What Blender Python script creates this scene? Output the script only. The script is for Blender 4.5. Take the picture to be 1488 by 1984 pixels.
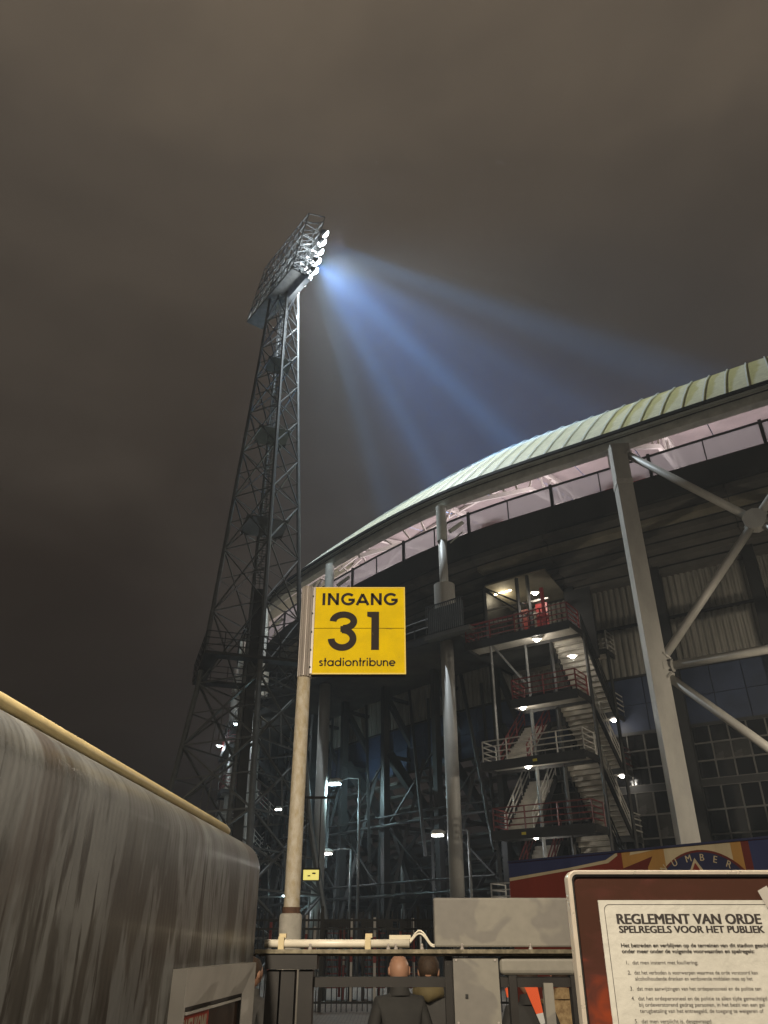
import bpy, bmesh, math, random
from mathutils import Vector as V, Matrix
import numpy as np
random.seed(7); rnd = random.random; uni = random.uniform
R = math.radians
S = bpy.context.scene
for o in list(S.objects): bpy.data.objects.remove(o)
# ------------------------------------------------------------------ camera, sky, exposure
CAMZ = 1.8
cam = bpy.data.objects.new('camera', bpy.data.cameras.new('camera')); S.collection.objects.link(cam)
cam.location = (0, 0, CAMZ); cam.rotation_euler = (R(90 + 29.58), 0, 0)
cam.data.sensor_fit = 'HORIZONTAL'; cam.data.sensor_width = 36; cam.data.lens = 35.76
cam.data.clip_start = 0.05; cam.data.clip_end = 2000
S.camera = cam
S.view_settings.view_transform = 'Standard'; S.view_settings.look = 'None'
S.view_settings.exposure = 0; S.view_settings.gamma = 1; S.view_settings.use_curve_mapping = False
cy = S.cycles
cy.use_denoising = True
try: cy.denoiser = 'OPENIMAGEDENOISE'
except Exception: pass
cy.max_bounces = 6; cy.diffuse_bounces = 3; cy.glossy_bounces = 3; cy.transmission_bounces = 4
cy.transparent_max_bounces = 16; cy.volume_bounces = 0; cy.sample_clamp_indirect = 2.0; cy.caustics_reflective = False
cy.use_light_tree = True

W = bpy.data.worlds.new('World'); S.world = W; W.use_nodes = True
nt = W.node_tree; nt.nodes.clear()
def N(nt, t, **k):
    n = nt.nodes.new(t)
    for a, b in k.items(): setattr(n, a, b)
    return n
tc = N(nt, 'ShaderNodeTexCoord'); sep = N(nt, 'ShaderNodeSeparateXYZ')
nt.links.new(tc.outputs['Generated'], sep.inputs[0])
mp = N(nt, 'ShaderNodeMapping'); mp.inputs['Scale'].default_value = (1.0, 1.0, 2.2)
nt.links.new(tc.outputs['Generated'], mp.inputs[0])
nz = N(nt, 'ShaderNodeTexNoise'); nz.inputs['Scale'].default_value = 1.7; nz.inputs['Detail'].default_value = 6; nz.inputs['Roughness'].default_value = .52
nz.inputs['Distortion'].default_value = .3
nt.links.new(mp.outputs[0], nz.inputs[0])
ad = N(nt, 'ShaderNodeMath', operation='MULTIPLY_ADD'); ad.inputs[1].default_value = .66; ad.inputs[2].default_value = -.33
nt.links.new(nz.outputs[0], ad.inputs[0])
sm = N(nt, 'ShaderNodeMath', operation='ADD'); nt.links.new(sep.outputs[2], sm.inputs[0]); nt.links.new(ad.outputs[0], sm.inputs[1])
cr = N(nt, 'ShaderNodeValToRGB'); e = cr.color_ramp.elements
e[0].position = 0.02; e[0].color = (.009, .0065, .005, 1)
e[1].position = .98; e[1].color = (.128, .099, .070, 1)
for p, c in ((.20, (.0095, .0066, .0051)), (.40, (.0215, .0153, .0118)), (.60, (.0475, .0372, .0290)), (.80, (.0765, .060, .0450))):
    k = e.new(p); k.color = (*c, 1)
nt.links.new(sm.outputs[0], cr.inputs[0])
bg = N(nt, 'ShaderNodeBackground'); bg.inputs[1].default_value = 1.0
nt.links.new(cr.outputs[0], bg.inputs[0])
wo = N(nt, 'ShaderNodeOutputWorld'); nt.links.new(bg.outputs[0], wo.inputs[0])

# ------------------------------------------------------------------ helpers
ORG = {}
def link(o): S.collection.objects.link(o); return o
def tag(o, label=None, cat=None, group=None, kind=None):
    for k, v in (('label', label), ('category', cat), ('group', group), ('kind', kind)):
        if v: o[k] = v
    return o
def empty(name, loc, label, cat, group=None):
    o = link(bpy.data.objects.new(name, None)); o.location = loc; o.empty_display_size = .3
    ORG[o] = V(loc); return tag(o, label, cat, group)
_txt = {}
def text2d(s, bold=0.0):
    key = (s, bold)
    if key not in _txt:
        c = bpy.data.curves.new('text', 'FONT'); c.body = s; c.size = 1; c.resolution_u = 3; c.offset = bold
        o = link(bpy.data.objects.new('text', c)); bpy.context.view_layer.update()
        me = bpy.data.meshes.new_from_object(o.evaluated_get(bpy.context.evaluated_depsgraph_get()))
        vs = [(v.co.x, v.co.y) for v in me.vertices]; fs = [tuple(p.vertices) for p in me.polygons]
        bpy.data.objects.remove(o); bpy.data.curves.remove(c); bpy.data.meshes.remove(me)
        _txt[key] = (vs, fs)
    return _txt[key]
class MB:
    def __init__(s): s.v = []; s.f = []; s.m = []; s.uv = []; s.k = 0; s.smooth = False
    def face(s, pts, uv=None):
        i = len(s.v); s.v += [V(p) for p in pts]; s.f.append(tuple(range(i, i + len(pts)))); s.m.append(s.k); s.uv.append(uv)
    def idx(s, base, fs):
        for f in fs: s.f.append(tuple(base + i for i in f)); s.m.append(s.k); s.uv.append(None)
    def hexa(s, p):
        b = len(s.v); s.v += [V(q) for q in p]
        s.idx(b, [(0, 3, 2, 1), (4, 5, 6, 7), (0, 1, 5, 4), (1, 2, 6, 5), (2, 3, 7, 6), (3, 0, 4, 7)]); return s
    def box(s, c, size, ax=None):
        c = V(c); a = ax or (V((1, 0, 0)), V((0, 1, 0)), V((0, 0, 1))); h = [a[i] * (size[i] / 2) for i in range(3)]
        return s.hexa([c - h[0] - h[1] - h[2], c + h[0] - h[1] - h[2], c + h[0] + h[1] - h[2], c - h[0] + h[1] - h[2],
                       c - h[0] - h[1] + h[2], c + h[0] - h[1] + h[2], c + h[0] + h[1] + h[2], c - h[0] + h[1] + h[2]])
    def beam(s, p, q, w, h=None, up=(0, 0, 1)):
        p, q = V(p), V(q); h = h or w; d = (q - p)
        if d.length < 1e-5: return s
        d.normalize(); up = V(up)
        if abs(d.dot(up)) > .98: up = V((1, .3, 0))
        x = d.cross(up).normalized(); y = x.cross(d)
        return s.box((p + q) / 2, (w, (q - p).length, h), (x, d, y))
    def tube(s, pts, r, n=10, cap=True):
        pts = [V(p) for p in pts]; rs = r if isinstance(r, (list, tuple)) else [r] * len(pts)
        b = len(s.v); prev = None
        for i, p in enumerate(pts):
            d = (pts[min(i + 1, len(pts) - 1)] - pts[max(i - 1, 0)]).normalized()
            if prev is None:
                x = d.cross(V((0, 0, 1)) if abs(d.z) < .95 else V((1, 0, 0))).normalized()
            else: x = (prev - d * prev.dot(d)).normalized()
            prev = x; y = d.cross(x)
            for k in range(n):
                a = 2 * math.pi * k / n; s.v.append(p + (x * math.cos(a) + y * math.sin(a)) * rs[i])
        for i in range(len(pts) - 1):
            for k in range(n):
                s.idx(b, [(i * n + k, i * n + (k + 1) % n, (i + 1) * n + (k + 1) % n, (i + 1) * n + k)])
        if cap: s.idx(b, [tuple(range(n))[::-1], tuple(range((len(pts) - 1) * n, len(pts) * n))])
        return s
    def poly2(s, pts, o, x, y, n=None, th=0.0):      # flat polygon in a plane, with optional thickness
        o, x, y = V(o), V(x), V(y); top = [o + x * a + y * b for a, b in pts]
        if th and n is not None:
            n = V(n); top = [p + n * th for p in top]
            bot = [p - n * th for p in top]
            for i in range(len(pts)):
                j = (i + 1) % len(pts); s.face([bot[i], bot[j], top[j], top[i]])
        s.face(top); return s
    def ribbon(s, pts, w, o, x, y):                  # a stroke of constant width
        P = [V((a, b)) for a, b in pts]; o, x, y = V(o), V(x), V(y); L = []; 
        for i, p in enumerate(P):
            d1 = (P[i] - P[i - 1]).normalized() if i else (P[1] - P[0]).normalized()
            d2 = (P[i + 1] - P[i]).normalized() if i < len(P) - 1 else d1
            n1, n2 = V((-d1.y, d1.x)), V((-d2.y, d2.x)); m = n1 + n2
            m = m / max(.35, m.dot(n1)); L.append((p + m * w / 2, p - m * w / 2))
        for a, b in zip(L, L[1:]):
            s.face([o + x * q.x + y * q.y for q in (a[0], a[1], b[1], b[0])])
        return s
    def text(s, t, o, x, y, h, width=None, bold=0.0, center=False):
        vs, fs = text2d(t, 0.0)
        x0 = min(v[0] for v in vs); x1 = max(v[0] for v in vs)
        sx = (width / (x1 - x0)) if width else h / .73
        if bold:
            nrm = V(x).cross(V(y)); 
            for k in (-1, 1): s.text(t, V(o) + V(x) * (k * bold * h) + nrm * (.0002 * (k + 2)), x, y, h, width, 0.0, center)
        sy = h / .73; o, x, y = V(o), V(x), V(y); b = len(s.v)
        off_ = (x0 + x1) / 2 if center else x0
        s.v += [o + x * ((a - off_) * sx) + y * (c * sy) for a, c in vs]; s.idx(b, fs); return s
    def build(s, name, mat, parent=None, origin=None, smooth=False, **t):
        org = ORG[parent] if parent is not None else V(origin or (0, 0, 0))
        me = bpy.data.meshes.new(name); me.from_pydata([v - org for v in s.v], [], s.f)
        for m in (mat if isinstance(mat, (list, tuple)) else [mat]): me.materials.append(m)
        if any(s.m): me.polygons.foreach_set('material_index', s.m)
        if any(u is not None for u in s.uv):
            l = me.uv_layers.new(name='UVMap')
            for p, u in zip(me.polygons, s.uv):
                if u:
                    for li, c in zip(p.loop_indices, u): l.data[li].uv = c
        if smooth: me.shade_smooth()
        o = link(bpy.data.objects.new(name, me)); ORG[o] = org
        if parent is not None: o.parent = parent
        else: o.location = org
        return tag(o, **t)
def inst(o, name, parent, loc, rotz=0.0):             # another piece that shares o's mesh
    c = link(bpy.data.objects.new(name, o.data)); c.parent = parent; c.location = V(loc) - ORG[parent]; c.rotation_euler = (0, 0, rotz)
    ORG[c] = ORG[parent]; return c
def copytree(o, parent=None):
    c = link(o.copy())
    if parent is not None: c.parent = parent
    for ch in list(o.children): copytree(ch, c)
    return c

def mat(name, col, rough=.6, metal=0., noise=0., scale=4., col2=None, bump=0., bscale=40., sx=(1, 1, 1), emit=None, es=1., coat=0., spec=None, dirt=None):
    m = bpy.data.materials.new(name); m.use_nodes = True; t = m.node_tree; b = t.nodes['Principled BSDF']
    b.inputs['Base Color'].default_value = (*col, 1); b.inputs['Roughness'].default_value = rough; b.inputs['Metallic'].default_value = metal
    if coat: b.inputs['Coat Weight'].default_value = coat; b.inputs['Coat Roughness'].default_value = .15
    if spec is not None: b.inputs['Specular IOR Level'].default_value = spec
    if emit: b.inputs['Emission Color'].default_value = (*emit, 1); b.inputs['Emission Strength'].default_value = es; m.cycles.emission_sampling = 'NONE'
    if noise or bump:
        co = N(t, 'ShaderNodeTexCoord'); ma = N(t, 'ShaderNodeMapping'); ma.inputs['Scale'].default_value = sx
        t.links.new(co.outputs['Object'], ma.inputs[0])
    if noise:
        n1 = N(t, 'ShaderNodeTexNoise'); n1.inputs['Scale'].default_value = scale; n1.inputs['Detail'].default_value = 6; n1.inputs['Roughness'].default_value = .62
        t.links.new(ma.outputs[0], n1.inputs[0])
        rp = N(t, 'ShaderNodeValToRGB'); rp.color_ramp.elements[0].position = .36; rp.color_ramp.elements[1].position = .66
        c2 = col2 or tuple(x * (1 - noise) for x in col)
        rp.color_ramp.elements[0].color = (*c2, 1); rp.color_ramp.elements[1].color = (*col, 1)
        t.links.new(n1.outputs[0], rp.inputs[0]); t.links.new(rp.outputs[0], b.inputs['Base Color'])
        rr = N(t, 'ShaderNodeMath', operation='MULTIPLY_ADD'); rr.inputs[1].default_value = .25; rr.inputs[2].default_value = rough - .12
        t.links.new(n1.outputs[0], rr.inputs[0]); t.links.new(rr.outputs[0], b.inputs['Roughness'])
    if bump:
        n2 = N(t, 'ShaderNodeTexNoise'); n2.inputs['Scale'].default_value = bscale; n2.inputs['Detail'].default_value = 4
        t.links.new(ma.outputs[0], n2.inputs[0]); bu = N(t, 'ShaderNodeBump'); bu.inputs['Strength'].default_value = bump; bu.inputs['Distance'].default_value = .01
        t.links.new(n2.outputs[0], bu.inputs['Height']); t.links.new(bu.outputs[0], b.inputs['Normal'])
    return m
def lamp(kind, name, loc, power, col, radius=.05, parent=None, aim=None, cone=None, blend=.3):
    l = bpy.data.lights.new(name, kind); l.energy = power; l.color = col; l.shadow_soft_size = radius
    o = link(bpy.data.objects.new(name, l)); o.location = V(loc) - (ORG[parent] if parent is not None else V((0, 0, 0)))
    if parent is not None: o.parent = parent
    if aim is not None: o.rotation_euler = (V(aim) - V(loc)).to_track_quat('-Z', 'Y').to_euler()
    if cone: l.spot_size = R(cone); l.spot_blend = blend
    return o

# ------------------------------------------------------------------ the stand's plan: a curve of column positions
H = 24.
PTS = np.array([(1.75, .80), (1.345, .97), (.945, 1.205), (.545, 1.466), (.16, 1.742), (-.15, 2.088), (-.386, 2.43), (-.514, 2.75), (-.592, 3.075), (-.63, 3.42), (-.64, 3.8)]) * H
def ring(s):
    t = s + 3; i = int(min(max(math.floor(t), 1), len(PTS) - 3)); f = t - i
    p0, p1, p2, p3 = PTS[i - 1], PTS[i], PTS[i + 1], PTS[i + 2]
    p = .5 * ((2 * p1) + (-p0 + p2) * f + (2 * p0 - 5 * p1 + 4 * p2 - p3) * f * f + (-p0 + 3 * p1 - 3 * p2 + p3) * f ** 3)
    d = .5 * ((-p0 + p2) + 2 * (2 * p0 - 5 * p1 + 4 * p2 - p3) * f + 3 * (-p0 + 3 * p1 - 3 * p2 + p3) * f * f)
    n = V((d[1], -d[0])).normalized()
    return V((float(p[0]), float(p[1]))), n
def off(s, d, z):
    p, n = ring(s); return V((p.x + n.x * d, p.y + n.y * d, z))
def frange(a, b, n): return [a + (b - a) * i / n for i in range(n + 1)]

# ------------------------------------------------------------------ materials
M = {}
M['asphalt'] = mat('asphalt', (.075, .068, .06), .85, noise=.4, scale=1.5, bump=.4, bscale=60)
M['roof'] = None
M['galv'] = mat('galvanised_steel', (.20, .20, .195), .5, .25, noise=.35, scale=3)
M['mast'] = mat('mast_steel', (.12, .124, .12), .5, .3, noise=.3, scale=2)
M['dark'] = mat('dark_steel', (.028, .027, .026), .55, .2, noise=.3, scale=3)
M['black'] = mat('black_steel', (.014, .013, .012), .5, .1)
M['char'] = mat('charcoal_cladding', (.040, .038, .035), .75, noise=.35, scale=.7, sx=(1, 1, .4))
M['soffit'] = mat('soffit_concrete', (.10, .092, .08), .85, noise=.45, scale=.6, bump=.2, bscale=20)
M['soffit_light'] = mat('pale_soffit_board', (.19, .17, .125), .8, noise=.3, scale=1.2)
M['corr'] = mat('corrugated_cladding', (.21, .20, .175), .55, noise=.35, scale=.8, sx=(1, 1, .3))
M['blue'] = mat('blue_cladding', (.028, .041, .085), .6, noise=.45, scale=.6)
M['pane'] = mat('dark_window_glass', (.010, .010, .011), .12, spec=.5)
M['pane2'] = mat('pale_window_glass', (.045, .043, .04), .25, noise=.5, scale=1.2)
M['mull'] = mat('window_frame_paint', (.10, .096, .088), .6, noise=.3, scale=2)
M['col'] = mat('column_paint', (.40, .385, .35), .5, noise=.25, scale=1.1, sx=(1, 1, .35))
M['beam'] = mat('eave_beam_paint', (.60, .61, .55), .5, noise=.3, scale=1.5)
M['truss'] = mat('white_truss_paint', (.72, .68, .66), .5, noise=.12, scale=1)
M['ceil'] = mat('red_brown_roof_sheet', (.42, .36, .365), .7, noise=.2, scale=.5)
M['railred'] = mat('dull_red_rail', (.17, .022, .020), .5, noise=.35, scale=3)
M['red'] = mat('red_paint', (.30, .026, .022), .45, noise=.25, scale=3)
M['rail'] = mat('pale_rail_paint', (.48, .46, .42), .45, noise=.2, scale=3)
M['redseat'] = mat('red_seat', (.75, .05, .05), .5)
M['tread'] = mat('tread_steel', (.46, .43, .37), .7, noise=.3, scale=2)
M['conc'] = mat('pale_concrete', (.36, .33, .28), .8, noise=.3, scale=2, bump=.2)
M['lens'] = mat('lit_lamp_lens', (.9, .9, .9), .3, emit=(1, .95, .85), es=14)
M['lens_warm'] = mat('lit_tube_warm', (.9, .9, .8), .3, emit=(1, .86, .55), es=7)
M['lens_cold'] = mat('lit_lamp_cold', (.9, .95, 1), .3, emit=(.72, .93, 1), es=16)
M['flood'] = mat('flood_lens', (.9, .95, 1), .3, emit=(.88, .95, 1), es=40)
M['yellow_lit'] = mat('lit_yellow_sign', (.8, .7, .2), .5, emit=(1, .85, .22), es=.75)

def roof_mat(name, stain):
    m = mat(name, (.42, .46, .37), .6); t = m.node_tree; b = t.nodes['Principled BSDF']
    uv = N(t, 'ShaderNodeUVMap'); sp = N(t, 'ShaderNodeSeparateXYZ'); t.links.new(uv.outputs[0], sp.inputs[0])
    co = N(t, 'ShaderNodeTexCoord'); n1 = N(t, 'ShaderNodeTexNoise'); n1.inputs['Scale'].default_value = .35; n1.inputs['Detail'].default_value = 1.5
    t.links.new(co.outputs['Object'], n1.inputs[0])
    a = N(t, 'ShaderNodeMath', operation='MULTIPLY_ADD'); a.inputs[1].default_value = .9; t.links.new(n1.outputs[0], a.inputs[0]); t.links.new(sp.outputs[0], a.inputs[2])
    c = N(t, 'ShaderNodeMath', operation='SINE'); v2 = N(t, 'ShaderNodeMath', operation='MULTIPLY'); v2.inputs[1].default_value = 2.6
    t.links.new(sp.outputs[1], v2.inputs[0]); t.links.new(v2.outputs[0], c.inputs[0])
    d = N(t, 'ShaderNodeMath', operation='MULTIPLY_ADD'); d.inputs[1].default_value = -.30; t.links.new(c.outputs[0], d.inputs[0]); t.links.new(a.outputs[0], d.inputs[2])
    r = N(t, 'ShaderNodeValToRGB'); el = r.color_ramp.elements
    ol, cl = (.33, .30, .12), (.44, .425, .29)
    if not stain: ol = (.37, .365, .25); cl = (.42, .415, .295)
    el[0].position = .66; el[0].color = (*ol, 1); el[1].position = .80; el[1].color = (*cl, 1)
    t.links.new(d.outputs[0], r.inputs[0]); 
    n2 = N(t, 'ShaderNodeTexNoise'); n2.inputs['Scale'].default_value = 3; n2.inputs['Detail'].default_value = 6; t.links.new(co.outputs['Object'], n2.inputs[0])
    r2 = N(t, 'ShaderNodeMath', operation='MULTIPLY_ADD'); r2.inputs[1].default_value = .7; r2.inputs[2].default_value = .62; t.links.new(n2.outputs[0], r2.inputs[0])
    mx = N(t, 'ShaderNodeMix', data_type='RGBA', blend_type='MULTIPLY'); mx.inputs[0].default_value = 1
    t.links.new(r.outputs[0], mx.inputs[6]); t.links.new(r2.outputs[0], mx.inputs[7]); t.links.new(mx.outputs[2], b.inputs['Base Color'])
    return m
M['roof_stain'] = roof_mat('stained_roof_sheet', True); M['roof'] = roof_mat('pale_green_roof_sheet', False)
M['seam'] = mat('roof_seam_metal', (.55, .58, .55), .4, .2)
def film_mat():
    m = bpy.data.materials.new('frosted_screen_glass'); m.use_nodes = True; t = m.node_tree; t.nodes.clear()
    o = N(t, 'ShaderNodeOutputMaterial'); a = N(t, 'ShaderNodeBsdfTransparent'); a.inputs[0].default_value = (.9, .92, .93, 1)
    d = N(t, 'ShaderNodeBsdfDiffuse'); d.inputs[0].default_value = (.62, .62, .65, 1); tr = N(t, 'ShaderNodeBsdfTranslucent'); tr.inputs[0].default_value = (.75, .72, .75, 1)
    x = N(t, 'ShaderNodeMixShader'); x.inputs[0].default_value = .62; y = N(t, 'ShaderNodeMixShader')
    co = N(t, 'ShaderNodeTexCoord'); n1 = N(t, 'ShaderNodeTexNoise'); n1.inputs['Scale'].default_value = .22; n1.inputs['Detail'].default_value = 2
    t.links.new(co.outputs['Object'], n1.inputs[0]); f = N(t, 'ShaderNodeMath', operation='MULTIPLY_ADD'); f.inputs[1].default_value = .3; f.inputs[2].default_value = .36
    t.links.new(n1.outputs[0], f.inputs[0]); t.links.new(f.outputs[0], y.inputs[0])
    t.links.new(d.outputs[0], x.inputs[1]); t.links.new(tr.outputs[0], x.inputs[2]); t.links.new(a.outputs[0], y.inputs[1]); t.links.new(x.outputs[0], y.inputs[2]); t.links.new(y.outputs[0], o.inputs[0])
    return m
M['film'] = film_mat()

# ------------------------------------------------------------------ ground
def brick_mat():
    m = mat('brick_paving', (.10, .085, .07), .8); t = m.node_tree; b = t.nodes['Principled BSDF']
    co = N(t, 'ShaderNodeTexCoord'); br = N(t, 'ShaderNodeTexBrick'); br.inputs['Scale'].default_value = 2.4
    br.inputs['Color1'].default_value = (.20, .16, .125, 1); br.inputs['Color2'].default_value = (.14, .115, .09, 1); br.inputs['Mortar'].default_value = (.03, .027, .025, 1)
    t.links.new(co.outputs['Object'], br.inputs[0]); t.links.new(br.outputs[0], b.inputs['Base Color'])
    return m
g = MB(); g.face([(-115, -60, 0), (125, -60, 0), (125, 170, 0), (-115, 170, 0)]); g.build('ground', M['asphalt'], kind='structure')
M['brick'] = brick_mat()
g = MB(); g.face([(-12, 5, .004), (30, 5, .004), (30, 60, .004), (-12, 60, .004)]); g.build('pavement', M['brick'], kind='structure')
hz = bpy.data.materials.new('thin_night_haze'); hz.use_nodes = True; t = hz.node_tree; t.nodes.clear()
pv = N(t, 'ShaderNodeVolumePrincipled'); pv.inputs['Density'].default_value = .0011; pv.inputs['Color'].default_value = (.80, .90, 1, 1); pv.inputs['Anisotropy'].default_value = .0
ho = N(t, 'ShaderNodeOutputMaterial'); t.links.new(pv.outputs[0], ho.inputs['Volume'])
g = MB(); g.box((5, 55, 31.5), (244, 234, 65)); g.build('haze', hz, kind='stuff')

# ------------------------------------------------------------------ stadium
st = empty('stadium', (*off(1, 0, 0).xy, 0), 'curved football stadium with pale green roof rim, dark stand and grey columns', 'stadium')
def sweep(s0, s1, n, prof, closed=False):
    m = MB(); ss = frange(s0, s1, n); b = 0; k = len(prof)
    for s in ss: m.v += [off(s, d, z) for d, z in prof]
    for i in range(n):
        for j in range(k if closed else k - 1):
            m.idx(0, [(i * k + j, i * k + (j + 1) % k, (i + 1) * k + (j + 1) % k, (i + 1) * k + j)])
    if closed: m.idx(0, [tuple(range(k))[::-1], tuple(range(n * k, n * k + k))])
    return m
ROOF = [(-.30, 26.76), (1.8, 28.95), (4.6, 31.6), (7.4, 33.9), (9.7, 35.2)]
SA, SB = -1.7, 6.4
npan = 82
for i in range(npan):
    a, b = SA + (SB - SA) * i / npan, SA + (SB - SA) * (i + 1) / npan
    m = MB()
    for j in range(len(ROOF) - 1):
        (d0, z0), (d1, z1) = ROOF[j], ROOF[j + 1]; v0, v1 = j / 4, (j + 1) / 4
        m.face([off(b, d0, z0), off(a, d0, z0), off(a, d1, z1), off(b, d1, z1)], [(0, v0), (1, v0), (1, v1), (0, v1)])
        m.face([off(a, d0 + .06, z0 - .06), off(b, d0 + .06, z0 - .06), off(b, d1 + .06, z1 - .06), off(a, d1 + .06, z1 - .06)])
    m.face([off(a, *ROOF[0]), off(b, *ROOF[0]), off(b, ROOF[0][0] + .06, ROOF[0][1] - .06), off(a, ROOF[0][0] + .06, ROOF[0][1] - .06)])
    m.k = 1
    for j in range(len(ROOF) - 1):
        p, q = off(a, ROOF[j][0] - .05, ROOF[j][1] + .05), off(a, ROOF[j + 1][0] - .05, ROOF[j + 1][1] + .05)
        m.beam(p, q, .075, .03)
    m.build('roof_panel', [M['roof_stain'] if a < .03 else M['roof'], M['seam']], st)
sweep(SA, SB, 80, [(9.55, 35.16), (9.85, 35.16), (9.85, 35.40), (9.55, 35.40)], True).build('ridge_trim', M['seam'], st)
sweep(SA, SB, 80, [(-.52, 26.56), (-.30, 26.56), (-.30, 26.74), (-.34, 26.74), (-.34, 26.64), (-.46, 26.64), (-.46, 26.74), (-.52, 26.74)], True).build('gutter', M['black'], st)
sweep(SA, SB, 80, [(-.44, 26.44), (-.36, 26.44), (-.36, 26.53), (-.44, 26.53)], True).build('eave_trim', M['seam'], st)
# eave beam: a boxed girder along the column tops
sweep(SA, SB, 80, [(-.36, 25.72), (.20, 25.72), (.34, 27.25), (-.28, 26.62)], True).build('eave_beam', M['beam'], st)
clip = MB().box((0, 0, 0), (.26, .12, .12)).build('eave_lamp', M['black'], st)
first = True
for i in range(92):
    s = SA + .1 + i * .088; p, n = ring(s)
    q = off(s, -.40, 26.02)
    if first: clip.location = q - ORG[st]; clip.rotation_euler = (0, 0, math.atan2(n.y, n.x) - math.pi / 2); first = False
    else: inst(clip, 'eave_lamp', st, q, math.atan2(n.y, n.x) - math.pi / 2)
sweep(SA, SB, 80, [(-.42, 26.2), (-.37, 26.2), (-.37, 26.25), (-.42, 26.25)], True).build('eave_cable', M['black'], st)
# roof underside: sheets and white trusses
for i in range(17):
    a, b = SA + (SB - SA) * i / 17, SA + (SB - SA) * (i + 1) / 17
    m = sweep(a + .004, b - .004, 4, [(9.7, 35.0), (20, 35.4), (34, 36.2), (34, 36.3), (20, 35.5), (9.7, 35.1)], True); m.build('ceiling_sheet', M['ceil'], st)
for i in range(9):
    s = SA + .25 + .45 + i * 1.0
    m = MB(); A, B, C = off(s, .1, 26.1), off(s, 10, 34.7), off(s, 32, 35.9)
    m.beam(A, B, .30, .42); m.beam(B, C, .30, .42)
    D, E2 = off(s, 11, 32.2), off(s, 32, 35.4); m.beam(off(s, 2.2, 27.2), D, .26, .3); m.beam(D, E2, .26, .3)
    for k in range(9):
        f, f2 = k / 8, (k + .5) / 8
        m.beam(off(s, 11 + 21 * f, 32.3 + 3.2 * f), off(s, min(32, 11 + 21 * f2), 35.3 + 1.7 * f2), .14, .14)
        if k < 8: m.beam(off(s, min(32, 11 + 21 * f2), 35.3 + 1.7 * f2), off(s, 11 + 21 * (k + 1) / 8, 32.3 + 3.2 * (k + 1) / 8), .14, .14)
    for k in range(4):
        f = (k + 1) / 5; m.beam(off(s, 10 * f, 26.1 + 9.1 * f - .2), off(s, 2.2 + 8.8 * f, 27.2 + 5 * f), .14, .14)
    m.beam(off(s, 6, 30.6), off(s + .25, 10, 34.7), .16, .16); m.beam(off(s, 6, 30.6), off(s - .25, 10, 34.7), .16, .16)
    m.build('roof_truss', M['truss'], st)
for d, z in ((6.5, 32.5), (13, 34.9), (21, 35.2)):
    sweep(SA, SB, 60, [(d - .1, z - .12), (d + .1, z - .12), (d + .1, z + .12), (d - .1, z + .12)], True).build('purlin', M['truss'], st)
# screen of frosted glass above the dark parapet
gstep = .2525; gi = 0
s = -1.62
while s < 6.2:
    m = MB(); b = s + gstep - .006
    m.hexa([off(s, 1.0, 24.13), off(b, 1.0, 24.13), off(b, 1.02, 24.13), off(s, 1.02, 24.13), off(s, 1.0, 25.33), off(b, 1.0, 25.33), off(b, 1.02, 25.33), off(s, 1.02, 25.33)])
    m.build('glass_panel', M['film'], st)
    w = .17 if gi % 2 == 0 else .055
    p, n = ring(s - .003); tt = V((n.y, -n.x, 0)); n3 = V((n.x, n.y, 0))
    MB().box(off(s - .003, .98, 24.75), (w, w * .8 + .03, 1.3 if gi % 2 else 1.5), (tt, n3, V((0, 0, 1)))).build('glass_post', M['black'], st)
    s += gstep; gi += 1
sweep(SA, SB, 80, [(.95, 25.34), (1.08, 25.34), (1.08, 25.44), (.95, 25.44)], True).build('screen_rail', M['black'], st)
# dark parapet in sheets
for i in range(32):
    a = SA + i * .253; m = sweep(a, a + .2529, 3, [(1.0, 22.6), (1.18, 22.6), (1.18, 24.1), (1.0, 24.1)], True); m.build('parapet_panel', M['char'], st)
for a, b in ((-.06, .14), (.72, .86), (-.9, -.75)):
    sweep(a, b, 4, [(1.7, 24.1), (1.75, 24.1), (1.75, 24.75), (1.7, 24.75)], True).build('seat_row', M['redseat'], st)
# underside of the top tier: a run of stepped soffit bands, cut between the frames
FR = [.04 + .44 * k for k in range(-4, 15)]
for fi in range(len(FR) - 1):
    a, b = FR[fi] + .002, FR[fi + 1] - .002
    for k in range(6):
        d0, z0 = 1.2 + k * .66, 22.55 - k * .46
        lt = (k in (1,) and a < .6) 
        m = sweep(a, b, 5, [(d0, z0), (d0, z0 - .30), (d0 + .68, z0 - .36), (d0 + .68, z0 - .06)], True)
        m.build('soffit_band', M['soffit_light'] if lt else M['soffit'], st)
for i in range(16):
    a = SA + i * .506; sweep(a, a + .506, 4, [(1.05, 22.75), (5.6, 19.75), (5.6, 20.05), (1.05, 23.05)], True).build('tier_light_block', M['char'], st)  # backing added above the bands to block interior light at their gaps
sweep(SA, SB, 80, [(5.3, 11.7), (5.45, 11.7), (5.45, 20.2), (5.3, 20.2)], True).build('wall_backing', M['char'], st)
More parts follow.
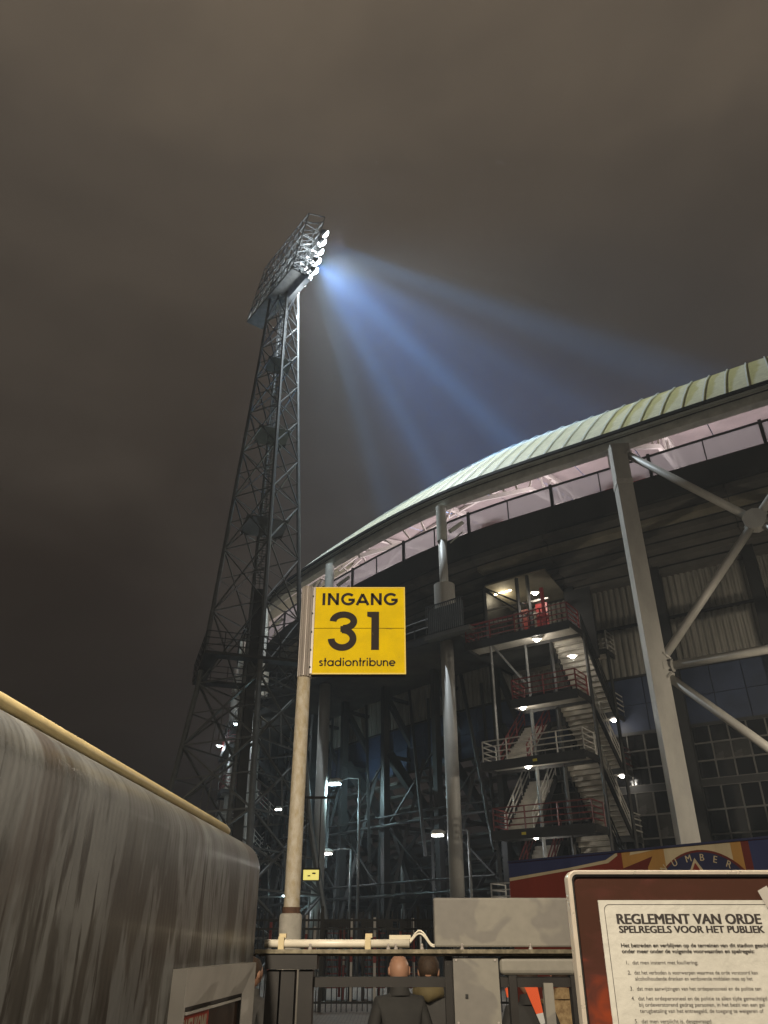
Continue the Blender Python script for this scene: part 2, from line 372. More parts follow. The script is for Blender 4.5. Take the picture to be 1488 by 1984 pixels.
# back wall: corrugated sheets over a blue band
def corr(a, b, z0, z1, d, mt):
    per = .036 / 1.25; n = max(2, int((b - a) / per)); m = MB(); k = 0
    for i in range(n + 1):
        s = a + (b - a) * i / n
        for ds, dd in ((-.30, .0), (-.15, .09), (.15, .09), (.30, .0)):
            m.v += [off(s + ds * (b - a) / n, d + dd, z0), off(s + ds * (b - a) / n, d + dd, z1)]; k += 1
    for i in range(k - 1): m.idx(0, [(2 * i, 2 * i + 2, 2 * i + 3, 2 * i + 1)])
    m.build('cladding_sheet', mt, st)
for fi in range(len(FR) - 1):
    a, b = FR[fi] + .013, FR[fi + 1] - .013
    corr(a, b, 17.55, 20.4, 5.0, M['corr']); corr(a, b, 14.62, 17.40, 5.0, M['corr'])
    for k in range(3):
        aa, bb = a + (b - a) * k / 3 + .002, a + (b - a) * (k + 1) / 3 - .002
        for z0, z1 in ((11.62, 13.05), (13.08, 14.5)):
            sweep(aa, bb, 2, [(5.0, z0), (5.06, z0), (5.06, z1), (5.0, z1)], True).build('blue_panel', M['blue'], st)
for z, w in ((17.47, .14), (14.56, .1), (11.55, .16), (20.42, .2)):
    sweep(SA, SB, 80, [(4.9, z - w / 2), (4.99, z - w / 2), (4.99, z + w / 2), (4.9, z + w / 2)], True).build('wall_rail', M['dark'], st)
# window wall to the right of the stair, small square panes
def win(w, h):
    m = MB(); f = .034
    for sx in (-1, 1): m.box((sx * (w / 2 - f / 2), 0, 0), (f, .08, h))
    for sz in (-1, 1): m.box((0, 0, sz * (h / 2 - f / 2)), (w - 2 * f, .078, f))
    return m
WM = {}
for fi in range(0, 6):
    a, b = FR[fi] + .03, FR[fi + 1] - .02
    if a > .75 or b < -1.1: continue
    for zz, hh, rows in ((4.2, 1.1, 4), (8.92, .86, 3)):
        for r in range(rows):
            for c in range(5):
                s = a + (b - a) * (c + .5) / 5; q = off(s, 4.95, zz + hh * (r + .5)); p, n = ring(s); rz = math.atan2(n.y, n.x) - math.pi / 2
                w = (off(a, 4.95, 0) - off(b, 4.95, 0)).length / 5
                key = (fi, hh, 'pale' if rnd() < .14 else 'dark')
                if key not in WM:
                    o = win(w, hh).build('window', M['mull'], None); o.parent = st; ORG[o] = ORG[st]; o.location = q - ORG[st]; o.rotation_euler = (0, 0, rz)
                    pm = MB().box((0, .02, 0), (w - .1, .02, hh - .1)); pn = pm.build('pane', M['pane'] if key[2] == 'dark' else M['pane2'], None); pn.parent = o; pn.rotation_euler = (R(uni(-1.5, 1.5)), 0, R(uni(-1.5, 1.5)))
                    WM[key] = (o, pn)
                else:
                    o = inst(WM[key][0], 'window', st, q, rz); pn = link(bpy.data.objects.new('pane', WM[key][1].data)); pn.parent = o; pn.rotation_euler = (R(uni(-1.5, 1.5)), 0, R(uni(-1.5, 1.5)))
for z0, z1, d in ((8.6, 8.92, 4.93), (0, 4.2, 5.0)):
    sweep(-1.7, .92, 24, [(d, z0), (d + .15, z0), (d + .15, z1), (d, z1)], True).build('window_ledge', M['dark'], st)
sweep(-1.7, .92, 24, [(5.2, 3.8), (5.3, 3.8), (5.3, 11.6), (5.2, 11.6)], True).build('room_back', M['black'], st)
# lower tier underside, left of the stair: stepped slats falling inwards
for fi in range(6, len(FR) - 1):
    a, b = FR[fi] + .012, FR[fi + 1] - .012
    for k in range(11):
        d0, z0 = 5.2 + k * .82, 11.2 - k * .62
        sweep(a, b, 3, [(d0, z0), (d0, z0 - .16), (d0 + .62, z0 - .26), (d0 + .62, z0 - .10)], True).build('tier_slat', M['soffit'], st)
sweep(.9, SB, 50, [(15, -.2), (15.2, -.2), (15.2, 9), (15, 9)], True).build('inner_wall', M['char'], st)
# radial frames
for i, s in enumerate(FR):
    if s < -1.2 or s > 6.2: continue
    p, n = ring(s); n3 = V((n.x, n.y, 0)); tt = V((n.y, -n.x, 0))
    if s < .9:
        MB().box(off(s, 4.6, 10.3), (.62, .5, 20.4), (tt, n3, V((0, 0, 1)))).build('pier', M['dark'], st)
        continue
    MB().box(off(s, 3.0, 9.9), (.34, .46, 19.8), (tt, n3, V((0, 0, 1)))).build('frame_post', M['dark'], st)
    b = MB(); b.beam(off(s, 3.0, 19.4), off(s, 4.9, 20.2), .3, .4); b.build('bracket', M['dark'], st)
    MB().beam(off(s, 3.0, 16.4), off(s, 8.2, 9.4), .30, .34).build('raker', M['dark'], st)
    MB().beam(off(s, 3.2, 12.6), off(s, 11.5, 4.2), .42, .6).build('raker', M['dark'], st)
    MB().beam(off(s, 3.1, 9.4), off(s, 7.2, .2), .30, .36).build('raker', M['dark'], st)
    for ds, za, zb, d0, d1 in ((.21, 1.5, 15.8, 2.4, 4.6), (-.20, .5, 12.0, 2.2, 4.4), (.30, 6.0, 16.4, 1.8, 3.8), (-.12, 3.0, 9.0, 4.5, 9.0)):
        MB().beam(off(s, d0, za), off(s + ds, d1, zb), .17, .2).build('slant_strut', M['dark'], st)
    for z, d1 in ((16.2, 5.1), (12.4, 6.2), (8.2, 8.0), (4.1, 10.0)):
        MB().beam(off(s, 3.1, z), off(s, d1, z - .1), .16, .22).build('tie', M['dark'], st)
    MB().tube([off(s, 8.0, 0), off(s, 8.0, 9.2)], .16, 8).build('inner_post', M['galv'], st)
    MB().beam(off(s, 3.0, 4.2), off(s + .40, 3.0, 7.9), .09).build('cross_brace', M['dark'], st)
    MB().beam(off(s, 3.0, 12.2), off(s + .40, 3.0, 8.3), .09).build('cross_brace', M['dark'], st)
for d, z, r in ((2.6, 8.1, .09), (2.6, 8.6, .06), (2.8, 4.3, .10), (2.2, 4.9, .06), (8.0, 6.2, .08), (8.0, 3.0, .08), (5.5, 5.2, .07)):
    MB().tube([off(s, d, z) for s in frange(.95, 6.2, 50)], r, 6).build('pipe_run', M['dark'], st)
# columns
def octa(c0, c1, r): return MB().tube([c0, c1], r, 28)
for s in (-1, 0, 1, 2, 3, 4, 5):
    if s in (-1, 0):
        p, n = ring(s); ax = V((n.y, -n.x, 0)); n3 = V((n.x, n.y, 0))
        ca, sa = math.cos(R(20)), math.sin(R(20)); x = V((.995, -.10, 0)); y = V((.10, .995, 0))
        o = MB().box(off(s, -.5, 12.7), (.80, .90, 25.4), (x, y, V((0, 0, 1)))).build('column', M['col'], st)
        MB().box(off(s, -.3, 25.2), (1.0, 1.1, .9), (x, y, V((0, 0, 1)))).build('column_cap', M['col'], o)
        MB().box(off(s, -.5, 23.2), (.86, .96, .28), (x, y, V((0, 0, 1)))).build('collar', M['rail'], o)
    else:
        q = off(s, -.4, 0).xy
        o = octa((*q, 0), (*q, 16.9), .37).build('column', M['col'], st, smooth=True)
        u = octa((*q, 18.9), (*q, 23.4), .26).build('upper_shaft', M['col'], o, smooth=True)
        MB().tube([(*q, 23.3), (*q, 25.7)], [.32, .32], 20).build('column_head', M['beam'], o)
        MB().tube([(*q, 18.4), (*q, 19.35), (*q, 20.35), (*q, 20.36)], [.62, .62, .62, .34], 28).build('drum', M['col'], o)
        m = MB(); p, n = ring(s); 
        for k in (-1, 1): m.tube([off(s + .012 * k, -.3, 24.7), off(s + .02 * k, -.40, 24.0), off(s + .018 * k, -.32, 23.0)], .035, 6)
        m.build('downpipe', M['black'], o)
        m = MB(); m.tube([off(s - .01, .25, 24.2), off(s - .06, .9, 24.9)], .14, 8); m.tube([off(s - .01, .25, 23.4), off(s - .05, 1.0, 24.3)], .05, 6); m.build('bracket_arm', M['beam'], o)
# bracing between the first two columns
A1, A2, Bm = off(0, -.5, 25.5), off(-1, -.5, 25.5), off(0, -.5, 13.1)
Bn = off(-1, -.5, 13.1); Bl, Bk = off(0, -.5, 1.0), off(-1, -.5, 1.0)
X1 = (A1 + Bn + A2 + Bm) / 4; X2 = (Bm + Bn + Bl + Bk) / 4
for p, q in ((A1, X1), (A2, X1), (Bm, X1), (Bn, X1), (Bm, Bn), (Bm, X2), (Bn, X2), (X2, Bl), (X2, Bk)):
    d = (q - p).normalized(); o = MB().tube([p + d * .55, q - d * (.35 if q in (X1, X2) else .55)], .20, 14).build('brace_tube', M['col'], st, smooth=True)
    m = MB()
    for e in (p + d * .75,): m.tube([e - d * .04, e + d * .04], .30, 14)
    m.build('flange', M['col'], o)
for X in (X1, X2):
    p, n = ring(-.5); n3 = V((n.x, n.y, 0))
    m = MB(); m.tube([X - n3 * .3, X + n3 * .3], .52, 12)
    for a in range(4):
        tdir = V((n.y, -n.x, 0)); e = X + (tdir * math.cos(R(32 + a * 90 + (26 if a % 2 else 0))) + V((0, 0, 1)) * math.sin(R(32 + a * 90 + (26 if a % 2 else 0)))) * .52
        m.box(e, (.2, .2, .2))
    m.build('brace_node', M['col'], st)
m = MB()
for dz, dx in ((.45, .35), (0, .5), (-.45, .35)):
    m.box(Bm + V((.81 * dx, -.58 * dx, dz)), (.5, .4, .36))
m.build('gusset', M['col'], st)
# upper gallery with railings
sweep(.90, 6.2, 50, [(-1.0, 16.85), (4.8, 16.85), (4.8, 17.1), (-1.0, 17.1)], True).build('gallery_deck', M['soffit'], st)
sweep(.90, 6.2, 50, [(-1.12, 16.78), (-1.01, 16.78), (-1.01, 17.2), (-1.12, 17.2)], True).build('deck_edge', M['dark'], st)
for z in (18.25, 17.75): MB().tube([off(s, -1.05, z) for s in frange(.9, 6.2, 60)], .035, 6).build('gallery_rail', M['galv'], st)
gp = [off(.9 + i * .13, -1.05, 0) for i in range(40)]
for q in gp: MB().beam((q.x, q.y, 17.1), (q.x, q.y, 18.25), .06).build('rail_post', M['dark'], st)
for i in range(19):
    s = .84 + i * .0116
    MB().beam(off(s, -1.5, 17.05), off(s, -1.5, 18.75), .035, .04).build('slat', M['mast'], st)
sweep(.84, 1.05, 3, [(-1.3, 17.1), (-1.27, 17.1), (-1.27, 18.6), (-1.3, 18.6)], True).build('balcony_panel', M['char'], st)
for z in (17.05, 18.75): MB().beam(off(.83, -1.5, z), off(1.055, -1.5, z), .06).build('slat_rail', M['dark'], st)
sweep(.80, 1.06, 4, [(-1.55, 16.75), (-.9, 16.75), (-.9, 17.0), (-1.55, 17.0)], True).build('balcony_floor', M['soffit'], st)
# lit lobby at the stair head
sweep(.48, .90, 5, [(-.2, 16.0), (4.8, 16.0), (4.8, 16.25), (-.2, 16.25)], True).build('lobby_floor', M['soffit'], st)
sweep(.50, .86, 5, [(1.6, 20.5), (4.7, 19.9), (4.7, 20.0), (1.6, 20.6)], True).build('lobby_ceiling', M['soffit_light'], st)
MB().beam(off(.865, 1.4, 18.2), off(.865, 4.8, 18.2), .1, 4.0).build('lobby_wall', M['dark'], st)
for a, b, d, zt in ((.70, .745, 3.6, 19.3), (.52, .585, 1.9, 18.7)):
    sweep(a, b, 2, [(d, 16.3), (d + .08, 16.3), (d + .08, zt), (d, zt)], True).build('red_door', M['red'], st)
sweep(.48, .495, 2, [(.3, 16.3), (.45, 16.3), (.45, 18.9), (.3, 18.9)], True).build('red_post', M['red'], st)
sweep(.33, .47, 3, [(3.2, 15.4), (3.3, 15.4), (3.3, 19.6), (3.2, 19.6)], True).build('dark_shutter', M['dark'], st)
for a, b in ((.86, .62), (.62, .86)):
    MB().beam(off(a, 1.5, 20.2 if a > .8 else 18.6), off(b, 1.5, 18.0 if a > .8 else 20.4), .09).build('lobby_brace', M['dark'], st)
for s in (.86, .66, .60): MB().beam(off(s, 1.5, 16.2), off(s, 1.5, 20.4), .16).build('lobby_post', M['dark'], st)
for z in (19.0, 18.2): MB().beam(off(.86, 1.7, z), off(.5, 1.7, z - .2), .1).build('lobby_rail', M['rail'], st)
for i in range(14):
    s = .86 - i * .026
    MB().beam(off(s, -.25, 16.25), off(s, -.25, 17.45), .035).build('lobby_baluster', M['dark'], st)
MB().beam(off(.87, -.25, 17.45), off(.5, -.25, 17.45), .06).build('lobby_handrail', M['red'], st)

# ------------------------------------------------------------------ stairs (double flights that cross between outer and inner landings)
LEV = [16.0, 12.5, 9.65, 6.45, 3.2, 0.05]
def make_stairs(s0, name, label, flip=None):
    O = off(s0, -1.25, 0); q = off(s0 - .435, -1.25, 0); u = (q - O); u.z = 0; u.normalize(); v = V((-u.y, u.x, 0))
    if v.y < 0: v = -v
    root = empty(name, tuple(O), label, 'staircase', 'steel staircases on the stand')
    P = lambda a, b, z: O + u * a + v * b + V((0, 0, z)); AX = (u, v, V((0, 0, 1)))
    def railing(pts, mt, hgt=1.08, n=4):
        m = MB()
        for k in range(n):
            z = hgt * (k + 1) / n
            for p, q in zip(pts, pts[1:]): m.beam(p + V((0, 0, z)), q + V((0, 0, z)), .05)
        for p, q in zip(pts, pts[1:]):
            c = max(1, int((q - p).length / 1.3))
            for k in range(c + 1): r = p.lerp(q, k / c); m.beam(r, r + V((0, 0, hgt)), .055)
        m.build('railing', mt, root)
    W0, W1 = 0.0, 5.4
    for i, z in enumerate(LEV):
        l0 = {0: -.6, 1: 1.9, 2: 0., 3: .35}.get(i, 0.)
        if i < 5:
            MB().box(P((l0 + W1) / 2, .8, z - .06), (W1 - l0, 1.6, .10), AX).build('landing', M['tread'], root)
            m = MB(); m.box(P((l0 + W1) / 2, -.03, z - .16), (W1 - l0 + .06, .07, .44), AX); m.box(P((l0 + W1) / 2, 1.63, z - .14), (W1 - l0, .06, .26), AX)
            m.box(P(l0 - .03, .8, z - .12), (.06, 1.58, .30), AX); m.box(P(W1 + .03, .8, z - .12), (.06, 1.58, .30), AX)
            m.build('landing_frame', M['dark'], root)
            MB().box(P(W1 - 2.8, 5.7, z - .06), (5.6, 1.3, .10), AX).build('landing', M['tread'], root)
            m = MB(); m.box(P(W1 - 2.8, 5.02, z - .12), (5.6, .06, .28), AX); m.box(P(W1 + .03, 5.7, z - .12), (.06, 1.3, .28), AX); m.build('landing_frame', M['dark'], root)
            mt = (M['railred'], M['railred'], M['rail'], M['railred'], M['rail'])[i]
            railing([P(l0 + .05, 1.5, z), P(l0 + .05, .06, z), P(W1 - .03, .06, z), P(W1 - .03, 1.5, z)], mt)
            railing([P(W1 + .1, 5.1, z), P(W1 + .1, 6.3, z), P(W1 - 3, 6.3, z)], (M['rail'], M['rail'], M['railred'], M['rail'], M['rail'])[i])
        if i < 5:
            z1 = LEV[i + 1]; n = 14
            for (ua, ub, b0, b1) in ((3.7, 5.35, 1.66, 5.0), (.25, 1.7, 5.0, 1.66)):
                if i == 0 and ua < 1: continue
                for k in range(n):
                    f = (k + .5) / n; zz = z + (z1 - z) * (k + 1) / (n + 1); bb = b0 + (b1 - b0) * f
                    m = MB().box(P((ua + ub) / 2, bb, zz), (ub - ua, .30, .045), AX); m.box(P((ua + ub) / 2, bb + (.13 if b1 > b0 else -.13), zz - .10), (ub - ua, .025, .16), AX)
                    m.build('step', M['tread'], root)
                for e in (ua - .04, ub + .04):
                    MB().beam(P(e, b0, z - .10), P(e, b1, z1 - .05), .07, .32).build('stringer', M['dark'], root)
                    if ua < 1 or e > 4: railing([P(e, b0 + (b1 - b0) * .02, z), P(e, b1, z1)], mt if ua < 1 else M['rail'] if i in (1, 2) else M['dark'], 1.05, 3)
    for a, b in ((2.2, 1.6), (3.62, 1.72), (5.48, 1.72), (2.2, 5.0), (5.5, 5.0)):
        MB().beam(P(a, b, 0), P(a, b, 15.9), .13).build('post', M['mast'] if a == 2.2 else M['dark'], root)
    MB().beam(P(.9, .1, 9.7), P(.9, .1, 15.9), .10).build('hanger', M['galv'], root)
    MB().beam(P(.9, .1, 15.8), P(2.3, 1.0, 13.6), .10).build('hanger', M['galv'], root)
    for (a, z) in ((2.0, 6.30), (2.9, 9.50)):
        MB().box(P(a, -.075, z), (.22, .012, .12), AX).build('number_plate', mat('plate_yellow', (.55, .45, .03), .5) if 'plate_yellow' not in bpy.data.materials else bpy.data.materials['plate_yellow'], root)
    return root, P
lampn = 0
def bulkhead(p, label, power=26, col=(1, .92, .80), cold=False, size=.27, grp='bulkhead lamps on the stairs'):
    global lampn
    r = empty('bulkhead_lamp', tuple(p), label, 'lamp', grp); p = V(p)
    MB().box(p + V((0, 0, .03)), (size * 1.7, size * 1.1, .06)).build('housing', M['rail'], r)
    m = MB(); b = 0; m.tube([p + V((0, 0, 0)), p + V((0, 0, -.05)), p + V((0, 0, -.10)), p + V((0, 0, -.12))], [size * .55, size * .52, size * .35, size * .1], 12)
    m.build('lens', M['lens_cold'] if cold else M['lens'], r, smooth=True)
    lamp('POINT', 'lamp_light', p + V((0, 0, -.2)), power, col, .08, r)
    return r
stairs, P = make_stairs(.79, 'staircase', 'steel staircase in crossing flights beneath the stand, with red and pale railings')
for p, l in ((P(3.3, .7, 15.70), 'bright oval lamp under the topmost stair landing'), (P(1.9 + .35, .5, 12.25), 'oval lamp under the left tip of the second landing from the top'),
             (P(2.2, .6, 9.4), 'oval lamp under the stair landing with pale railings'), (P(2.3, .55, 6.2), 'oval lamp under the lowest visible red-railed landing'),
             (P(5.0, 1.0, 14.55), 'glaring bulkhead lamp beside the upper stair flight, above the second landing'), (P(5.2, 5.3, 9.35), 'small lamp low behind the middle stair flight, by the far landing'),
             (P(5.2, 5.3, 12.2), 'small lamp behind the upper stair flight, by the far landing')):
    bulkhead(p, l, 22 if 'far landing' in l else 62)
far, PF = make_stairs(4.35, 'staircase', 'distant steel staircase with red railings, behind the base of the floodlight mast')
for p, l in ((PF(3.0, .6, 9.4), 'small lamp under the distant red-railed stair, left of the sign pole'), (PF(2.6, .6, 6.2), 'lower small lamp under the distant red-railed stair')):
    bulkhead(p, l, 30, size=.3, cold=True, col=(.8, .93, 1))
# fluorescent tubes and red-lit bracket lamp of the lobby
r = empty('tube_lamp', tuple(off(.82, 2.6, 20.3)), 'pale yellow fluorescent tube on the lobby ceiling at the head of the stairs', 'lamp')
MB().beam(off(.86, 2.6, 20.42), off(.74, 2.6, 20.42), .16, .08).build('housing', M['rail'], r)
MB().tube([off(.855, 2.6, 20.32), off(.79, 2.6, 20.32)], .07, 8).build('tube', M['lens_warm'], r); MB().tube([off(.78, 2.6, 20.32), off(.745, 2.6, 20.32)], .07, 8).build('tube', M['lens_warm'], r)
lamp('POINT', 'lamp_light', off(.80, 2.6, 20.0), 70, (1, .86, .6), .2, r)
bulkhead(off(.545, 1.0, 19.0), 'white lamp above the red door at the head of the stairs', 60)
r = empty('tube_lamp', tuple(off(2.55, 1.5, 20.3)), 'slanting yellowish tube lamp under the gallery, just left of the yellow entrance sign', 'lamp')
MB().beam(off(2.60, 1.5, 20.5), off(2.50, 1.5, 20.5), .14, .06).build('housing', M['rail'], r); MB().tube([off(2.60, 1.5, 20.4), off(2.50, 1.5, 20.4)], .09, 8).build('tube', M['lens_warm'], r)
lamp('POINT', 'lamp_light', off(2.55, 1.3, 20.0), 120, (1, .88, .6), .2, r)

for k, s_ in enumerate((3.18, 4.12)):
    bulkhead(off(s_, -1.5, 16.6), ('cold lamp under the gallery edge, behind the mast platform', 'cold lamp under the far end of the gallery, behind the mast legs')[k], 200, (.82, .94, 1), True, .3, 'lamps under the gallery edge')
# street lamps that hang out from the frames
def post_lamp(s, d, z, label, cold, power, size=.34, lean=.0, name='street_lamp'):
    b = off(s - .10, d, 0); p = off(s, d - .6, z); r = empty(name, (b.x, b.y, 0), label, 'street lamp')
    top = off(s - .10 + lean, d, z + .05)
    MB().tube([b, top], [.10, .07], 10).build('pole', M['galv'], r, smooth=True)
    MB().tube([top, top.lerp(p, .5) + V((0, 0, .10)), p + V((0, 0, .06))], .035, 8).build('arm', M['galv'], r)
    x = (p - top); x.z = 0; x.normalize(); y = V((-x.y, x.x, 0)); c = p + x * size
    m = MB(); 
    m.tube([p - x * .05, p + x * .2, c + x * size * .6, c + x * size * .9], [.06, size * .42, size * .42, size * .1], 12); m.build('head', M['rail'], r, smooth=True)
    m = MB(); m.box(c + V((0, 0, -size * .36)), (size * 1.5, size * .8, size * .2), (x, y, V((0, 0, 1)))); m.build('lens', M['lens_cold'] if cold else M['lens'], r)
    lamp('POINT', 'lamp_light', c + V((0, 0, -size * .8)), power, (.60, .92, 1) if cold else (.9, .95, 1), .1, r)
post_lamp(1.93, 1.2, 10.75, 'cold blue-white street lamp on a post, lower right of the yellow entrance sign', True, 700, .46, .0)
post_lamp(1.13, 1.2, 6.95, 'white street lamp just left of the nearer round column, low down', False, 160, .38)
post_lamp(2.0, 1.2, 6.75, 'white street lamp below the blue-white one, between sign pole and column', False, 120, .36)
post_lamp(2.82, 2.0, 10.3, 'small white street lamp left of the sign pole, under the gallery', False, 50, .3)
post_lamp(1.95, -2.0, 4.3, 'small blue-white lamp low at the foot of the stand, right of the sign pole', True, 60, .25)
for k, (s, z) in enumerate(((3.3, 6.5), (3.7, 5.0), (2.2, 3.0))):
    bulkhead(off(s, -.8, z), ('lamp low among the struts, left of the sign pole', 'lowest lamp among the struts beside the cabin corner', 'lamp right at the foot of the stand behind the bar fence')[k], 70, (.85, .94, 1), True, .3, 'lamps among the struts')

# ------------------------------------------------------------------ floodlight mast
MX, MY = -8.2, 46.0
mast = empty('floodlight_mast', (MX, MY, 0), 'tall lattice floodlight mast with glaring lamps, left of the stand', 'floodlight mast')
RZ = [(0, 5.9), (7.8, 4.15), (15.5, 3.12), (22.3, 2.66), (40.7, 1.53), (50, 1.05)]
def mr(z):
    for (a, ra), (b, rb) in zip(RZ, RZ[1:]):
        if z <= b: return ra + (rb - ra) * (z - a) / (b - a)
    return RZ[-1][1]
def mc(k, z): a = R(18.4 + 90 * k); r = mr(z); return V((MX + r * math.cos(a), MY + r * math.sin(a), z))
ZN = [0, 4.2, 8, 11.8, 15.5, 20.2, 24.6, 28.7, 32.5, 36.0, 39.3, 42.4, 45.3, 49.4]
for k in range(4):
    for a, b in zip(RZ, RZ[1:]): pass
    MB().tube([mc(k, z) for z, _ in RZ], [.20, .18, .16, .15, .12, .10], 8).build('leg', M['mast'], mast)
    for i in range(len(ZN) - 1):
        z0, z1 = ZN[i], ZN[i + 1]; a0, a1, b0, b1 = mc(k, z0), mc(k, z1), mc(k + 1, z0), mc(k + 1, z1); w = .12 if z0 < 15 else .09
        MB().beam(a0, b1, w, w * .8).build('brace', M['mast'], mast); MB().beam(b0 , a1, w, w * .8).build('brace', M['mast'], mast)
        mid = (a0 + b1 + b0 + a1) / 4
        MB().beam(a1, b1, w * .7).build('strut', M['mast'], mast)
        MB().beam((a0 + a1) / 2, mid, w * .55).build('strut', M['mast'], mast); MB().beam((b0 + b1) / 2, mid, w * .55).build('strut', M['mast'], mast)
        if z0 < 15:
            MB().beam((a0 + b0) / 2, mid, w * .55).build('strut', M['mast'], mast)
MB().box((MX, MY, 11), (.55, .55, 22), (V((.95, .3, 0)), V((-.3, .95, 0)), V((0, 0, 1)))).build('cable_shaft', M['dark'], mast)
m = MB()
for z in frange(22.5, 47.5, 62): m.box((MX, MY, z), (.62, .05, .05), (V((.95, .3, 0)), V((-.3, .95, 0)), V((0, 0, 1)))); m.box((MX + .1, MY - .35, z), (.60, .04, .04), (V((.95, .3, 0)), V((-.3, .95, 0)), V((0, 0, 1))))
for sx in (-.3, 0, .3): m.beam((MX + sx, MY + sx * .3, 22), (MX + sx, MY + sx * .3, 48), .06)
for sx in (-.3, .3): m.beam((MX + .1 + sx, MY - .35 + sx * .3, 22), (MX + .1 + sx, MY - .35 + sx * .3, 48), .05)
m.build('ladder_cage', M['mast'], mast)
for zz in (26.7, 34.3, 41):
    m = MB(); m.box((MX, MY, zz), (mr(zz) * 1.2, mr(zz) * 1.2, .05), (V((.95, .3, 0)), V((-.3, .95, 0)), V((0, 0, 1)))); m.build('rest_platform', M['mast'], mast)
# work platform round the mast
def pc(k, h): a = R(18.4 + 45 + 90 * k); return V((MX + h * math.cos(a), MY + h * math.sin(a), 0))
dk = MB(); 
for k in range(4):
    a, b, c, d = pc(k, 4.6), pc(k + 1, 4.6), pc(k + 1, 3.5), pc(k, 3.5)
    dk.hexa([x + V((0, 0, 16.32)) for x in (a, b, c, d)] + [x + V((0, 0, 16.5)) for x in (a, b, c, d)])
dk.build('platform_deck', M['dark'], mast)
for k in range(4):
    m = MB(); a, b = pc(k, 4.6), pc(k + 1, 4.6)
    for z in (16.9, 17.3, 17.7): m.beam(a + V((0, 0, z)), b + V((0, 0, z)), .05)
    for f in frange(0, 1, 6): q = a.lerp(b, f); m.beam(q + V((0, 0, 16.5)), q + V((0, 0, 17.7)), .05)
    m.build('platform_railing', M['dark'], mast)
# lamp head
fa = V((.6, -.8, 0)).normalized(); ff = V((.8, .6, 0)).normalized(); up = V((0, 0, 1))
fu = (up + ff * .16).normalized()
HC = V((MX - .35, MY, 47.6))
def hp(a, b, h): return HC + fa * a + ff * b + fu * h
HH = 7.4; AL = 3.7
for b in (-1.1, .35):
    for a in frange(-AL, AL, 8): MB().beam(hp(a, b, .2), hp(a, b, HH), .085).build('head_post', M['mast'], mast)
    for h in frange(.2, HH, 5): MB().beam(hp(-AL, b, h), hp(AL, b, h), .085).build('head_rail', M['mast'], mast)
for a in frange(-AL, AL, 8):
    m = MB()
    for h in frange(.2, HH - 1.44, 4): m.beam(hp(a, -1.1, h), hp(a, .35, h), .055); m.beam(hp(a, -1.1, h), hp(a, .35, h + 1.44), .05)
    m.beam(hp(a, -1.1, HH), hp(a, .35, HH + .7), .06); m.beam(hp(a, .35, HH), hp(a, .35, HH + .7), .06)
    m.build('head_bracing', M['mast'], mast)
for a in frange(-AL, AL - 1.1, 7):
    m = MB(); m.beam(hp(a, -1.1, .2), hp(a + 1.1, -1.1, 3.1), .045); m.beam(hp(a + 1.1, -1.1, 3.1), hp(a, -1.1, 6.0), .045); m.build('head_bracing', M['mast'], mast)
for h in (.15,): MB().box(hp(0, -.38, h), (2 * AL, 1.4, .05), (fa, ff, fu)).build('catwalk', M['galv'], mast)
for a in frange(-4.0, .6, 4):
    for h in (1.2, 2.4, 3.7): MB().box(hp(a + .5, .14, h + .05), (1.0, .05, .72), (fa, ff, fu)).build('backing_sheet', M['mast'], mast)
MB().box(hp(2.4, .35, -.35), (3.2, .6, .05), (fa, (ff + up * .5).normalized(), fu)).build('lower_shield', M['galv'], mast)
hs = MB(); fd = (ff - up * .42).normalized()
hs.tube([V((0, 0, 0)), fd * .16, fd * .42], [.12, .26, .30], 12); 
ls = MB(); ls.tube([fd * .42, fd * .54, fd * .62, fd * .65], [.33, .29, .17, .03], 12)
hm = lm = None
for r_, h in enumerate((1.5, 2.75, 4.0, 5.25, 6.4)):
    for c_ in range(9):
        if c_ < 4 and r_ < 2: continue
        p = hp(-3.6 + c_ * .90, .42, h)
        if hm is None:
            hm = hs.build('floodlight', M['dark'], None, smooth=True); lm = ls.build('lens', M['flood'], None, smooth=True); o, l = hm, lm
        else: o = link(bpy.data.objects.new('floodlight', hm.data)); l = link(bpy.data.objects.new('lens', lm.data))
        o.parent = mast; o.location = p - ORG[mast]; l.parent = o; ORG[o] = ORG[mast]
FL = hp(3.6, 1.4, 3.2)
BC = (.17, .50, 1)
lamp('SPOT', 'spill_light', FL, 64000, (.82, .93, 1), .5, mast, aim=(22, 60, 14), cone=138, blend=1.0)
for tgt, pw, cn, sh in (((11, 90, 0), 850000, 8, 1.2), ((30, 92, 0), 1300000, 8, 1.9), ((62, 87, 0), 1900000, 8, 2.9), ((150, 74, 0), 1150000, 9.5, 4.8), ((95, 80, 0), 900000, 6, 4.0), ((43, 90, 0), 500000, 4, 2.3)):
    for sa in (3.2, 3.9):
        lamp('SPOT', 'beam_light', hp(sa, 1.2, sh), pw / 2, BC, .35, mast, aim=V(tgt) + fa * sa, cone=cn, blend=1.0)
lamp('SPOT', 'wash_light', hp(3.2, 1.0, 3.2), 260000, (.08, .32, 1), .5, mast, aim=(60, 86, 0), cone=70, blend=1.0)
lamp('POINT', 'head_light', hp(3.6, 1.2, 3.4), 2400, (.80, .92, 1), .5, mast)
lamp('POINT', 'head_light', hp(2.6, .9, -1.5), 300, (.88, .95, 1), .4, mast)
lamp('POINT', 'head_light', hp(-1.5, 1.1, .4), 700, (.88, .95, 1), .4, mast); lamp('POINT', 'head_light', hp(3.8, -.3, 3.6), 260, (.88, .95, 1), .2, mast)

# light in the stand behind the screen
for s in (-1.1, -.2, .7, 1.6, 2.6, 3.8):
    lamp('POINT', 'stand_light', off(s, 13, 29.0), 1500, (1, .86, .85), 2.5)

